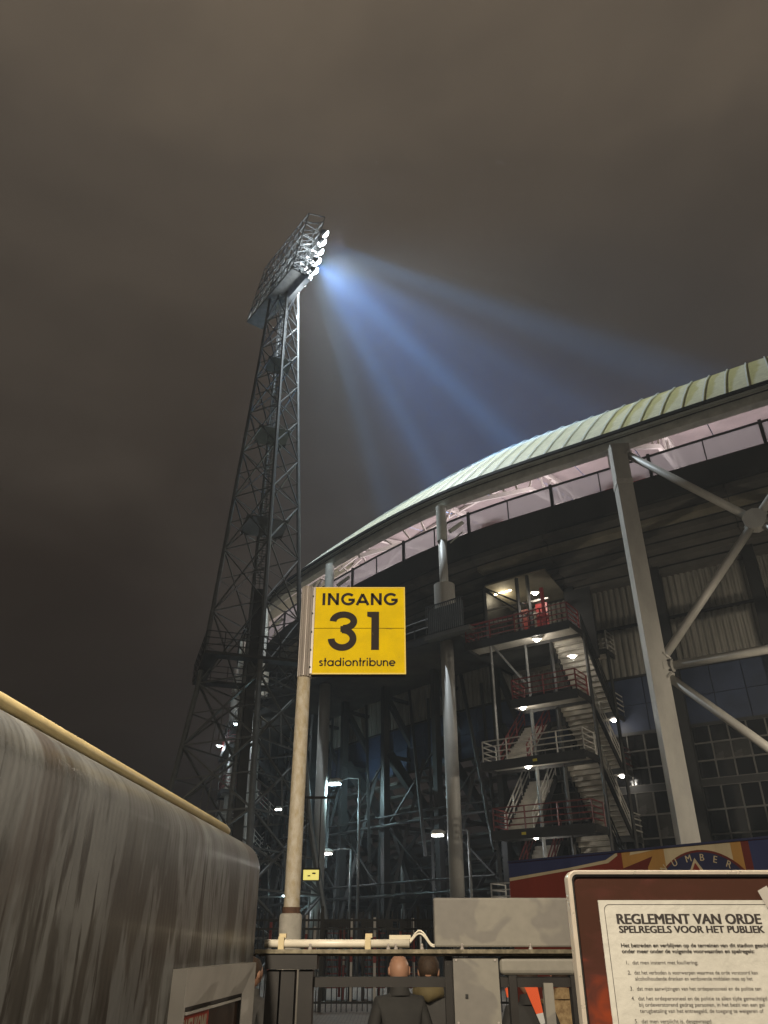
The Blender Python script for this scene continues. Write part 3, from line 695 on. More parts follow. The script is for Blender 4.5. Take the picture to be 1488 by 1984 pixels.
# ------------------------------------------------------------------ painted container with the NUMBER arch
ca, cb = V((2.132, 14.352, 0)), V((5.057, 10.871, 0)); cu = (cb - ca).normalized(); cn = V((cu.y, -cu.x, 0)); cn = cn if cn.y < 0 else -cn
con = empty('painted_container', tuple(ca), 'container with blue, red and gold mural and a NUMBER arch, behind the rules board', 'container')
CP = lambda a, z, n=0: ca + cu * a + cn * n + V((0, 0, z))
def flat(c, name): return mat(name, c, .55, noise=.22, scale=2.5, bump=.15, bscale=14, sx=(1, 1, .12))
mc_ = {k: flat(c, 'mural_' + k) for k, c in dict(blue=(.035, .045, .13), red=(.25, .038, .022), dkred=(.15, .025, .018), gold=(.50, .27, .075), cream=(.62, .52, .34), navy=(.03, .035, .09)).items()}
MB().hexa([CP(0, .05, -2.4), CP(6, .05, -2.4), CP(6, .05), CP(0, .05), CP(0, 3.02, -2.4), CP(6, 3.02, -2.4), CP(6, 3.02), CP(0, 3.02)]).build('body', mc_['red'], con)
m = MB(); 
for a0, a1 in ((0, 2.2), (2.2, 4.3), (4.3, 6)): m.hexa([CP(a0 + .003, 3.021, -.05), CP(a1 - .003, 3.021, -.05), CP(a1 - .003, 3.021, .03), CP(a0 + .003, 3.021, .03), CP(a0 + .003, 3.05, -.05), CP(a1 - .003, 3.05, -.05), CP(a1 - .003, 3.05, .03), CP(a0 + .003, 3.05, .03)])
m.build('top_rail', mc_['navy'], con)
def patch(pts, k, lay): MB().poly2(pts, CP(0, 0), cu, V((0, 0, 1)), cn, .004 * lay).build('mural_patch', mc_[k], con)
patch([(.004, 2.79), (1.27, 2.87), (1.98, 2.935), (2.17, 3.015), (.004, 3.015)], 'blue', 1)
patch([(.004, 2.74), (1.24, 2.83), (2.02, 2.89), (2.20, 2.98), (2.20, 3.015), (2.17, 3.015), (1.98, 2.935), (1.27, 2.87), (.004, 2.79)], 'cream', 1)
patch([(2.28, .1), (4.17, .1), (4.17, 3.015), (2.28, 3.015)], 'gold', 1)
patch([(2.42, 2.97), (2.88, 3.015), (2.44, 3.015)], 'cream', 2)
patch([(2.20, 1.0), (2.75, 1.0), (2.70, 2.79), (2.80, 2.93), (2.28, 2.80), (2.20, 2.72)], 'dkred', 2)
patch([(3.0, .4), (4.02, .4), (4.02, 3.015), (3.0, 3.015)], 'cream', 2)
patch([(4.17, .1), (4.28, .1), (4.28, 3.015), (4.17, 3.015)], 'dkred', 2)
patch([(4.28, .1), (5.99, .1), (5.99, 3.015), (4.28, 3.015)], 'blue', 2)
AC, AR = (3.52, 2.12), .84
patch([(AC[0] + AR * math.cos(R(a)), AC[1] + AR * math.sin(R(a))) for a in range(0, 181, 6)], 'dkred', 3)
patch([(AC[0] + (AR - .03) * math.cos(R(a)), AC[1] + (AR - .03) * math.sin(R(a))) for a in range(0, 181, 6)], 'navy', 4)
patch([(3.05, 2.2), (3.88, 2.2), (3.465, 2.86)], 'cream', 5); patch([(3.09, 2.2), (3.84, 2.2), (3.465, 2.80)], 'red', 6)
for ch, (a, z, r_) in zip('NUMBER', ((2.99, 2.765, 36), (3.17, 2.825, 22), (3.385, 2.862, 9), (3.585, 2.862, -4), (3.765, 2.825, -17), (3.94, 2.755, -30))):
    x = cu * math.cos(R(r_)) + V((0, 0, 1)) * math.sin(R(r_)); y = -cu * math.sin(R(r_)) + V((0, 0, 1)) * math.cos(R(r_))
    MB().text(ch, CP(a, z - .045, .029), x, y, .092, bold=.02, center=True).build('lettering', mc_['cream'], con)

# ------------------------------------------------------------------ bar fence at the foot of the stand
fe = empty('bar_fence', (0, 28, 0), 'dark steel bar fence with pointed tops, behind the gate', 'fence')
m = MB(); m.box((0, 0, 1.35), (.03, .03, 2.7)); m.v += [V((-.015, -.015, 2.7)), V((.015, -.015, 2.7)), V((.015, .015, 2.7)), V((-.015, .015, 2.7)), V((0, 0, 2.82))]; m.idx(8, [(0, 1, 4), (1, 2, 4), (2, 3, 4), (3, 0, 4)])
b0 = m.build('bar', M['black'], None); b0.parent = fe; ORG[b0] = ORG[fe]; b0.location = (-5.0, 0, 0)
for i in range(1, 78): inst(b0, 'bar', fe, (-5.0 + i * .16 + uni(-.01, .01), 28 + .01 * math.sin(i), uni(-.03, .03)))
for z in (.25, 2.25, 2.5): MB().box((1.2, 28.02, z), (12.4, .05, .06)).build('fence_rail', M['black'], fe)
for x in (-5.05, -2.0, 1.1, 4.2, 7.3): MB().box((x, 28, 1.45), (.10, .10, 2.9)).build('fence_post', M['black'], fe)
M['rw'] = mat('barrier_white', (.65, .62, .58), .5); M['amber'] = mat('tan_board', (.35, .27, .15), .6)
ORD = ('first', 'second', 'third', 'fourth', 'fifth', 'sixth', 'seventh', 'eighth')
for i in range(8):
    x = -3.9 + i * .72 + uni(-.2, .2); y = 31 + uni(-1.5, 5); h = uni(2.2, 2.9)
    r = empty('barrier_post', (x, y, 0), ('slim white barrier post with red band, %s from the sign pole, behind the bar fence' if i % 3 else 'slim red barrier post with white band, %s from the sign pole, behind the bar fence') % ORD[i], 'barrier', 'barrier posts behind the bar fence')
    MB().box((x, y, h / 2), (.09, .09, h)).build('shaft', M['rw'] if i % 3 else M['red'], r); MB().box((x, y - .002, h * .62), (.11, .11, h * .3)).build('band', M['red'] if i % 3 else M['rw'], r)
for i in range(3):
    x = -1.8 + i * 1.5; r = empty('turnstile', (x, 34, 0), ('turnstile housing with dark frame behind the bar fence, nearest the sign pole', 'middle one of three turnstile housings behind the bar fence', 'turnstile housing behind the bar fence, nearest the grey board')[i], 'turnstile', 'turnstiles behind the bar fence')
    m = MB(); m.box((x - .5, 34, 1.2), (.1, 1.2, 2.4)); m.box((x + .5, 34, 1.2), (.1, 1.2, 2.4)); m.box((x, 34, 2.5), (1.2, 1.3, .2)); m.build('frame', M['dark'], r)
    m = MB()
    for z in frange(.4, 2.2, 8): m.beam((x - .43, 34, z), (x + .35, 34, z), .05)
    m.beam((x + .1, 34, .1), (x + .1, 34, 2.4), .08); m.build('rotor', M['red'], r)
ys = empty('direction_sign', (-2.55, 29.5, 3.6), 'small lit yellow sign hanging low, right of the sign pole', 'sign')
MB().box((-2.55, 29.5, 3.95), (.62, .10, .42)).build('case', M['black'], ys)
MB().box((-2.55, 29.44, 3.93), (.54, .02, .32)).build('face', M['yellow_lit'], ys)
m = MB(); m.box((-2.45, 29.425, 3.98), (.12, .004, .05)); m.box((-2.62, 29.425, 3.90), (.10, .004, .04)); m.build('mark', M['black'], ys)
for x in (-2.8, -2.3): MB().beam((x, 29.5, 4.16), (x, 29.5, 6.5), .03).build('hanger', M['dark'], ys)
MB().beam((-3.2, 29.5, 6.5), (-1.8, 29.5, 6.5), .08).build('crossbar', M['dark'], ys); MB().beam((-3.2, 29.5, 0), (-3.2, 29.5, 6.5), .08).build('pole', M['dark'], ys)

# ------------------------------------------------------------------ entrance sign
M['sign_y'] = mat('sign_yellow', (.86, .60, .001), .6, noise=.13, scale=6, spec=.1)
M['sign_edge'] = mat('sign_edge_yellow', (.82, .60, .08), .4)
M['sign_k'] = mat('sign_lettering', (.030, .022, .018), .7, spec=.2)
M['alu'] = mat('fluted_aluminium', (.52, .47, .43), .42, .35, noise=.25, scale=5, sx=(1, 1, .2))
M['pole'] = mat('weathered_pole', (.58, .53, .44), .65, noise=.45, scale=26, col2=(.43, .35, .22), bump=.35, bscale=60, sx=(1, 1, .5))
M['sleeve'] = mat('concrete_sleeve', (.46, .43, .37), .8, noise=.25, scale=10, bump=.3)
sg = empty('entrance_sign', (-.755, 7.05, 0), 'yellow square sign reading INGANG 31 stadiontribune on a tall weathered pole', 'sign')
X0, X1, ZT, ZB, SY = -.692, .208, 4.908, 4.016, 7.0
ZM = 4.475
MB().box(((X0 + X1) / 2, SY + .055, (ZT + ZB) / 2), (X1 - X0 - .01, .085, ZT - ZB - .01)).build('case', M['black'], sg)
for a, b in ((ZB, ZM - .003), (ZM + .003, ZT)): MB().box(((X0 + X1) / 2, SY + .006, (a + b) / 2), (X1 - X0, .012, b - a)).build('face_panel', M['sign_y'], sg)
m = MB(); e = .012; y = SY - .002
m.box(((X0 + X1) / 2, y, ZT - e / 2), (X1 - X0, .006, e)); m.box(((X0 + X1) / 2, y, ZB + e / 2), (X1 - X0, .006, e)); m.box((X1 - e / 2, y, (ZT + ZB) / 2), (e, .0055, ZT - ZB - 2 * e)); m.box((X0 + e / 2, y, (ZT + ZB) / 2), (e, .0055, ZT - ZB - 2 * e))
m.build('edge_trim', M['sign_edge'], sg)
sxm = (X1 - X0) / 930.; 
def sxy(cx, cyy): return (X0 + (cx - 370) * sxm, ZT - (cyy - 205) / 895. * (ZT - ZB))
def arc(cx, cyy, rx, ry, a0, a1, n=26): return [(cx + rx * math.cos(R(a0 + (a1 - a0) * i / n)), cyy + ry * math.sin(R(a0 + (a1 - a0) * i / n))) for i in range(n + 1)]
def strokes(lst, x0, y0, sx, sy, w, yo):   # glyph strokes in a unit box -> ribbon on the sign face
    m = MB()
    for pl in lst: m.ribbon([(a * sx, b * sy) for a, b in pl], w, (x0, yo, y0), (1, 0, 0), (0, 0, 1))
    return m
CAPS = {'I': (.12, [[(.06, 0), (.06, 1)]]), 'N': (.80, [[(.1, 0), (.1, 1)], [(.70, 0), (.70, 1)], [(.1, .93), (.70, .07)]]),
        'G': (1.0, [arc(.5, .5, .42, .42, 42, 345), [(.98, .44), (.52, .44)]]), 'A': (.92, [[(.06, 0), (.46, .93)], [(.46, .93), (.86, 0)], [(.2, .27), (.72, .27)]])}
yo = SY - .0045
ls_ = MB()
for ch, xa, xb in (('I', 455, 485), ('N', 510, 625), ('G', 648, 790), ('A', 800, 932), ('N', 950, 1062), ('G', 1084, 1228)):
    x0, z0 = sxy(xa, 398); x1, z1 = sxy(xb, 270); wd, gl = CAPS[ch]
    sub = strokes(gl, x0, z0, (x1 - x0) / wd, z1 - z0, .027, yo); b = len(ls_.v); ls_.v += sub.v; ls_.idx(b, sub.f)
ls_.build('lettering', M['sign_k'], sg)
x0, z0 = sxy(530, 868); x1, z1 = sxy(812, 466); w = .066; wx, wz = x1 - x0, z1 - z0
m = MB(); m.ribbon([(a, b) for a, b in arc(wx * .52, wz * .745, wx * .37, wz * .175, 180, -92)], w, (x0, yo, z0), (1, 0, 0), (0, 0, 1))
m.ribbon(arc(wx * .49, wz * .30, wx * .385, wz * .222, 92, -180), w, (x0, yo - .0004, z0), (1, 0, 0), (0, 0, 1)); m.ribbon([(wx * .42, wz * .546), (wx * .56, wz * .546)], w * .92, (x0, yo - .0008, z0), (1, 0, 0), (0, 0, 1))
m.build('numeral', M['sign_k'], sg)
x0, z0 = sxy(958, 860); x1, z1 = sxy(1035, 468); xf, _ = sxy(915, 0); _, zf = sxy(0, 530)
MB().poly2([(x0, z0), (x1, z0), (x1, z1), (xf, z1), (xf, zf + .012), (x0, zf)], (0, yo, 0), (1, 0, 0), (0, 0, 1)).build('numeral', M['sign_k'], sg)
LOW = {'s': (.55, [arc(.27, .74, .19, .17, 20, 265, 14), arc(.27, .27, .21, .18, 90, -160, 14)]), 't': (.42, [[(.21, 0), (.21, 1.42)], [(0, .9), (.42, .9)]]),
       'a': (1.0, [arc(.46, .5, .4, .42, 0, 360), [(.86, 0), (.86, 1)]]), 'd': (1.0, [arc(.46, .5, .4, .42, 0, 360), [(.86, 0), (.86, 1.45)]]), 'i': (.26, [[(.13, 0), (.13, 1)], [(.13, 1.2), (.13, 1.42)]]),
       'o': (1.0, [arc(.5, .5, .42, .42, 0, 360)]), 'n': (.82, [[(.1, 0), (.1, 1)], arc(.41, .56, .31, .36, 180, 0, 14) + [(.72, 0)]]), 'r': (.46, [[(.1, 0), (.1, 1)], arc(.42, .5, .32, .42, 170, 80, 8)]),
       'b': (1.0, [arc(.54, .5, .4, .42, 0, 360), [(.14, 0), (.14, 1.45)]]), 'u': (.82, [[(.1, 1)] + arc(.41, .44, .31, .36, 180, 360, 14) + [(.72, 1)]]), 'e': (.95, [arc(.47, .5, .4, .42, 0, 318), [(.08, .5), (.87, .5)]])}
word = 'stadiontribune'; tot = sum(LOW[c][0] + .13 for c in word) - .13
x0, z0 = sxy(450, 1020); x1, _ = sxy(1197, 0); k = (x1 - x0) / tot; hh = .056; m = MB(); cx = x0
for c in word:
    wd, gl = LOW[c]; sub = strokes(gl, cx, z0, k, hh, .0125, yo); b = len(m.v); m.v += sub.v; m.idx(b, sub.f); cx += (wd + .13) * k
m.build('lettering', M['sign_k'], sg)
# fluted holder, pole, sleeve
m = MB(); n = 40; prof = []
for i in range(n):
    a = math.pi * i / (n - 1); prof.append((-.755 - .068 * math.cos(a), 7.05 - (.075 + .010 * math.cos(a * 16)) * math.sin(a)))
prof += [(-.687, 7.09), (-.823, 7.09)]
for z in (4.0, 4.915): m.v += [V((x, y, z)) for x, y in prof]
L = len(prof)
for i in range(L): m.idx(0, [(i, (i + 1) % L, L + (i + 1) % L, L + i)])
m.idx(0, [tuple(range(L))[::-1], tuple(range(L, 2 * L))]); m.build('fluted_holder', M['alu'], sg)
MB().box((-.690, 6.992, 4.46), (.022, .02, .88)).build('edge_channel', M['alu'], sg)
for z in (4.80, 4.62, 4.43, 4.25, 4.08):
    MB().tube([(-.70, 6.965, z), (-.70, 6.985, z)], .008, 8).build('bolt', M['dark'], sg)
MB().tube([(-.760, 7.06, 0), (-.760, 7.06, 2.0), (-.758, 7.06, 4.92)], [.066, .066, .060], 24).build('pole', M['pole'], sg, smooth=True)
MB().tube([(-.762, 7.06, 0), (-.762, 7.06, 2.01), (-.762, 7.06, 2.025)], [.092, .092, .078], 24).build('sleeve', M['sleeve'], sg, smooth=True)
MB().tube([(-.760, 7.06, 2.025), (-.760, 7.06, 2.07)], .074, 24).build('collar', mat('rusted_collar', (.12, .06, .035), .8, noise=.4, scale=20), sg)

# ------------------------------------------------------------------ gate
M['gatedk'] = mat('gate_dark_paint', (.017, .0135, .011), .5, noise=.5, scale=3)
M['greyp'] = mat('grey_gate_panel', (.185, .172, .148), .55, noise=.0)
def stain_mat(name, c1, c2, scale, thr=.5):
    m = mat(name, c1, .6); t = m.node_tree; b = t.nodes['Principled BSDF']; co = N(t, 'ShaderNodeTexCoord'); n1 = N(t, 'ShaderNodeTexNoise'); n1.inputs['Scale'].default_value = scale; n1.inputs['Detail'].default_value = 3; n1.inputs['Distortion'].default_value = .6
    t.links.new(co.outputs['Object'], n1.inputs[0]); r = N(t, 'ShaderNodeValToRGB'); r.color_ramp.elements[0].position = thr - .015; r.color_ramp.elements[1].position = thr + .02
    r.color_ramp.elements[0].color = (*c2, 1); r.color_ramp.elements[1].color = (*c1, 1); t.links.new(n1.outputs[0], r.inputs[0])
    n2 = N(t, 'ShaderNodeTexNoise'); n2.inputs['Scale'].default_value = scale * 9; n2.inputs['Detail'].default_value = 5; t.links.new(co.outputs['Object'], n2.inputs[0])
    k = N(t, 'ShaderNodeMath', operation='MULTIPLY_ADD'); k.inputs[1].default_value = .3; k.inputs[2].default_value = .85; t.links.new(n2.outputs[0], k.inputs[0])
    mx = N(t, 'ShaderNodeMix', data_type='RGBA', blend_type='MULTIPLY'); mx.inputs[0].default_value = 1; t.links.new(r.outputs[0], mx.inputs[6]); t.links.new(k.outputs[0], mx.inputs[7]); t.links.new(mx.outputs[2], b.inputs['Base Color'])
    return m
M['greyp'] = stain_mat('grey_gate_panel', (.215, .200, .168), (.165, .153, .135), 3.2, .47)
M['topplate'] = mat('worn_top_plate', (.30, .26, .18), .4, .5, noise=.5, scale=30)
M['white_tube'] = mat('cream_plastic_tube', (.72, .66, .54), .35, noise=.15, scale=8)
GY = 4.1
gt = empty('entrance_gate', (0.15, GY, 0), 'steel entrance gate frame with grey panels and a pale tube along the top', 'gate')
MB().box((.36, GY, 1.7745), (1.90, .16, .016)).build('top_plate', M['topplate'], gt)
MB().tube([(-.57, GY - .03, 1.762), (1.30, GY - .03, 1.762)], .007, 8).build('plate_lip', M['topplate'], gt)
bx = MB().box((.72, GY + .03, 1.894), (.965, .08, .206)); o = bx.build('back_panel', M['greyp'], gt)
bv = o.modifiers.new('b', 'BEVEL'); bv.width = .008; bv.segments = 2
MB().box((.419, GY - .02, .95), (.206, .05, 1.60)).build('front_panel', M['greyp'], gt)
o = MB().box((.86, GY - .02, 1.718), (.66, .05, .076)).build('header_panel', M['greyp'], gt); bv = o.modifiers.new('b', 'BEVEL'); bv.width = .02; bv.segments = 3
MB().box((.745, GY - .01, .85), (.042, .05, 1.60)).build('grey_post', M['greyp'], gt)
for x, w in ((.296, .034), (.586, .034), (.875, .05)): MB().box((x, GY, .88), (w, .06, 1.75)).build('gate_post', M['gatedk'], gt)
MB().box((.30, GY + .01, 1.653), (1.30, .05, .040)).build('gate_rail', M['gatedk'], gt)
MB().box((-.423, GY, 1.735), (.236, .14, .062)).build('lintel', M['gatedk'], gt)
for x, w in ((-.505, .058), (-.436, .062), (-.355, .064)): MB().box((x, GY, .85), (w, .11, 1.7)).build('gate_post', M['gatedk'], gt)
MB().tube([(-.556, GY - .01, 1.806), (.118, GY - .01, 1.806)], .0175, 14).build('tube', M['white_tube'], gt, smooth=True)
for x in (-.478, -.075):
    m = MB(); m.box((x, GY - .01, 1.808), (.026, .05, .052)); m.box((x + .004, GY + .0, 1.838), (.032, .03, .018)); m.build('tube_clip', mat('cream_clip', (.55, .45, .26), .5), gt)
MB().box((.075, GY + .02, 1.832), (.10, .04, .018)).build('junction_box', mat('box_cream', (.6, .54, .40), .5), gt)
for k in range(2): MB().tube([(.115 + .12 * q, GY - .03 * q, 1.806 + k * .006 - .012 * q + (.046 + .006 * k) * math.sin(math.pi * min(1, q * 1.12)) ** 1.4) for q in frange(0, 1, 14)], .0042, 8).build('cable', M['white_tube'], gt, smooth=True)
for x in (.175, .36, .675, .93, -.34, .02, .055):
    m = MB(); m.tube([(x, GY - .055, 1.782), (x, GY - .055, 1.790), (x, GY - .055, 1.7905), (x, GY - .055, 1.802), (x, GY - .055, 1.806)], [.009, .009, .005, .006, .003], 8); m.build('bolt', M['alu'], gt)
MB().box((.172, GY, 1.82), (.008, .01, .06)).build('pin', M['galv'], gt)
m = MB(); m.tube([(-.60, GY - .02, 1.760), (-.585, GY - .03, 1.77), (-.57, GY - .03, 1.755), (-.55, GY - .02, 1.773)], .006, 6); m.build('twist_wire', M['topplate'], gt)

MB().box((.372, GY - .047, 1.60), (.012, .006, .016)).build('lock_cylinder', M['dark'], gt)
for x, z in ((.33, 1.74), (.508, 1.74), (.33, 1.50), (.508, 1.50)): MB().tube([(x, GY - .045, z), (x, GY - .050, z)], .005, 8).build('screw', M['alu'], gt)
m = MB()
for a, z, l, w in ((.02, 4.468, .06, .004), (.05, 4.462, .03, .003), (-.115, 4.42, .008, .006), (-.108, 4.405, .006, .005), (.14, 4.18, .006, .006), (-.5, 4.83, .01, .004), (.1, 4.7, .02, .002)):
    m.poly2([(a, z), (a + l, z + .002), (a + l * .9, z + w), (a + l * .2, z + w * .8)], (0, SY - .0052, 0), (1, 0, 0), (0, 0, 1))
m.build('scratch_marks', mat('sign_scratch', (.30, .22, .06), .8), sg)
# ------------------------------------------------------------------ rules board
BY = 1.9
M['boardframe'] = mat('cream_metal_frame', (.70, .62, .52), .3, .35, noise=.1, scale=20)
def board_print_reflection():
    m = mat('brown_print_red_reflection', (.09, .03, .018), .10, coat=.4); t = m.node_tree; b = t.nodes['Principled BSDF']; co = N(t, 'ShaderNodeTexCoord'); ma = N(t, 'ShaderNodeMapping'); ma.inputs['Scale'].default_value = (5, 5, 9); ma.inputs['Rotation'].default_value = (0, .4, 0)
    t.links.new(co.outputs['Object'], ma.inputs[0]); n1 = N(t, 'ShaderNodeTexNoise'); n1.inputs['Scale'].default_value = 1.6; n1.inputs['Detail'].default_value = 3; n1.inputs['Distortion'].default_value = 1.2; t.links.new(ma.outputs[0], n1.inputs[0])
    sp = N(t, 'ShaderNodeSeparateXYZ'); t.links.new(co.outputs['Object'], sp.inputs[0])
    a = N(t, 'ShaderNodeMapRange'); a.inputs['From Min'].default_value = 1.86; a.inputs['From Max'].default_value = 1.66; a.inputs['To Min'].default_value = -.16; a.inputs['To Max'].default_value = .08; t.links.new(sp.outputs[2], a.inputs[0])
    s2 = N(t, 'ShaderNodeMath', operation='ADD'); t.links.new(n1.outputs[0], s2.inputs[0]); t.links.new(a.outputs[0], s2.inputs[1])
    r = N(t, 'ShaderNodeValToRGB'); el = r.color_ramp.elements; el[0].position = .34; el[0].color = (.045, .020, .014, 1); el[1].position = .78; el[1].color = (.19, .036, .014, 1); k = el.new(.52); k.color = (.060, .023, .018, 1)  # brown print, with orange-red reflections painted in towards the bottom
    t.links.new(s2.outputs[0], r.inputs[0]); t.links.new(r.outputs[0], b.inputs['Base Color']); return m
rb = empty('rules_board', (.412, BY, 0), 'framed notice board headed REGLEMENT VAN ORDE, close at the right', 'notice board')
XL, XR, ZTb, ZBb = .412, 1.20, 1.947, .75
def rrect(x0, x1, z0, z1, r, n=6):
    P_ = []
    for (cx, cz, a) in ((x1 - r, z1 - r, 0), (x0 + r, z1 - r, 90), (x0 + r, z0 + r, 180), (x1 - r, z0 + r, 270)):
        P_ += [(cx + r * math.cos(R(a + 90 * i / n)), cz + r * math.sin(R(a + 90 * i / n))) for i in range(n + 1)]
    return P_
m = MB(); Q = rrect(XL, XR, ZBb, ZTb, .020); Qi = rrect(XL + .0085, XR - .0085, ZBb + .0085, ZTb - .0085, .013); n = len(Q)
Qm = rrect(XL + .003, XR - .003, ZBb + .003, ZTb - .003, .018)
for q, yy in ((Q, BY + .03), (Q, BY - .004), (Qm, BY - .009), (Qi, BY - .007), (Qi, BY + .03)): m.v += [V((x, yy, z)) for x, z in q]
for L_ in range(4):
    for i in range(n): m.idx(0, [(L_ * n + i, L_ * n + (i + 1) % n, (L_ + 1) * n + (i + 1) % n, (L_ + 1) * n + i)])
m.build('frame', M['boardframe'], rb)
MB().poly2(rrect(XL + .0085, XR - .0085, ZBb + .0085, ZTb - .0085, .013), (0, BY + .002, 0), (1, 0, 0), (0, 0, 1)).build('printed_back', board_print_reflection(), rb)
m = MB(); Q2 = rrect(XL + .0085, XR - .0085, ZBb + .0085, ZTb - .0085, .013); Q3 = rrect(XL + .0125, XR - .0125, ZBb + .0125, ZTb - .0125, .011)
m.v += [V((x, BY - .0035, z)) for x, z in Q2] + [V((x, BY - .0035, z)) for x, z in Q3]
for i in range(n): m.idx(0, [(i, (i + 1) % n, n + (i + 1) % n, n + i)])
m.build('gasket', M['black'], rb)
M['paper'] = mat('cream_paper', (.43, .415, .37), .55, noise=.10, scale=5, bump=.25, bscale=45)
PX0 = .4745; ZP = 1.8865
pa = MB().box((PX0 + .35, BY - .0015, (ZP + .8) / 2), (.70, .003, ZP - .8)).build('paper', M['paper'], rb)
m = MB(); Q = rrect(PX0 + .011, 1.165, .82, ZP - .008, .012); Qi = rrect(PX0 + .0122, 1.1638, .8212, ZP - .0092, .011)
m.v += [V((x, BY - .0034, z)) for x, z in Q] + [V((x, BY - .0034, z)) for x, z in Qi]
for i in range(n): m.idx(0, [(i, (i + 1) % n, n + (i + 1) % n, n + i)])
M['ink'] = mat('black_ink', (.022, .017, .016), .6); m.build('border_line', M['ink'], pa)
def line(t, x, z, h, width=None, bold=0.): MB().text(t, (x, BY - .0036, z), (1, 0, 0), (0, 0, 1), h, width, bold).build('lettering', M['ink'], pa)
line('REGLEMENT VAN ORDE', .5115, 1.8405, .0205, .3145, .06)
line('SPELREGELS VOOR HET PUBLIEK', .513, 1.8235, .0140, .3155, .06)
for t_, x_, z_, w_ in (('Het betreden en verblijven op de terreinen van dit stadion geschiedt', .5125, 1.7960, .334), ('onder meer onder de volgende voorwaarden en spelregels:', .5125, 1.7850, .285)):
    line(t_, x_, z_, .0078, w_, .03)
cw = .00437
for t_, x_, z_ in (('1.', .5185, 1.7640), ('dat men instemt met fouillering;', .532, 1.7640), ('2.', .5190, 1.7455), ('dat het verboden is voorwerpen waarmee de orde verstoord kan', .533, 1.7455), ('alcoholhoudende dranken en verdovende middelen mee op het', .533, 1.7345),
                   ('3.', .5195, 1.7165), ('dat men aanwijzingen van het ordepersoneel en de politie ten', .5335, 1.7165), ('4.', .5195, 1.6990), ('dat het ordepersoneel en de politie te allen tijde gemachtigd zijn', .5335, 1.6990), ('bij ordeverstorend gedrag personen, in het bezit van een gel', .5335, 1.6880), ('terugbetaling van het entreegeld, de toegang te weigeren of', .5335, 1.6770),
                   ('5.', .5200, 1.6590), ('dat men verplicht is, desgevraagd', .534, 1.6590)):
    line(t_, x_, z_, .0076, None if len(t_) < 3 else len(t_) * cw, .0)
m = MB(); m.v += [V((.832, BY - .006, 1.905)), V((.852, BY - .012, 1.915)), V((.870, BY - .012, 1.86)), V((.845, BY - .006, 1.872))]; m.idx(0, [(0, 1, 2, 3)]); m.build('bent_clip', mat('clear_clip', (.45, .42, .38), .2, .3), rb)
for x in (.55, .95): MB().box((x, BY + .05, .9), (.05, .04, 1.8)).build('support', M['galv'], rb)

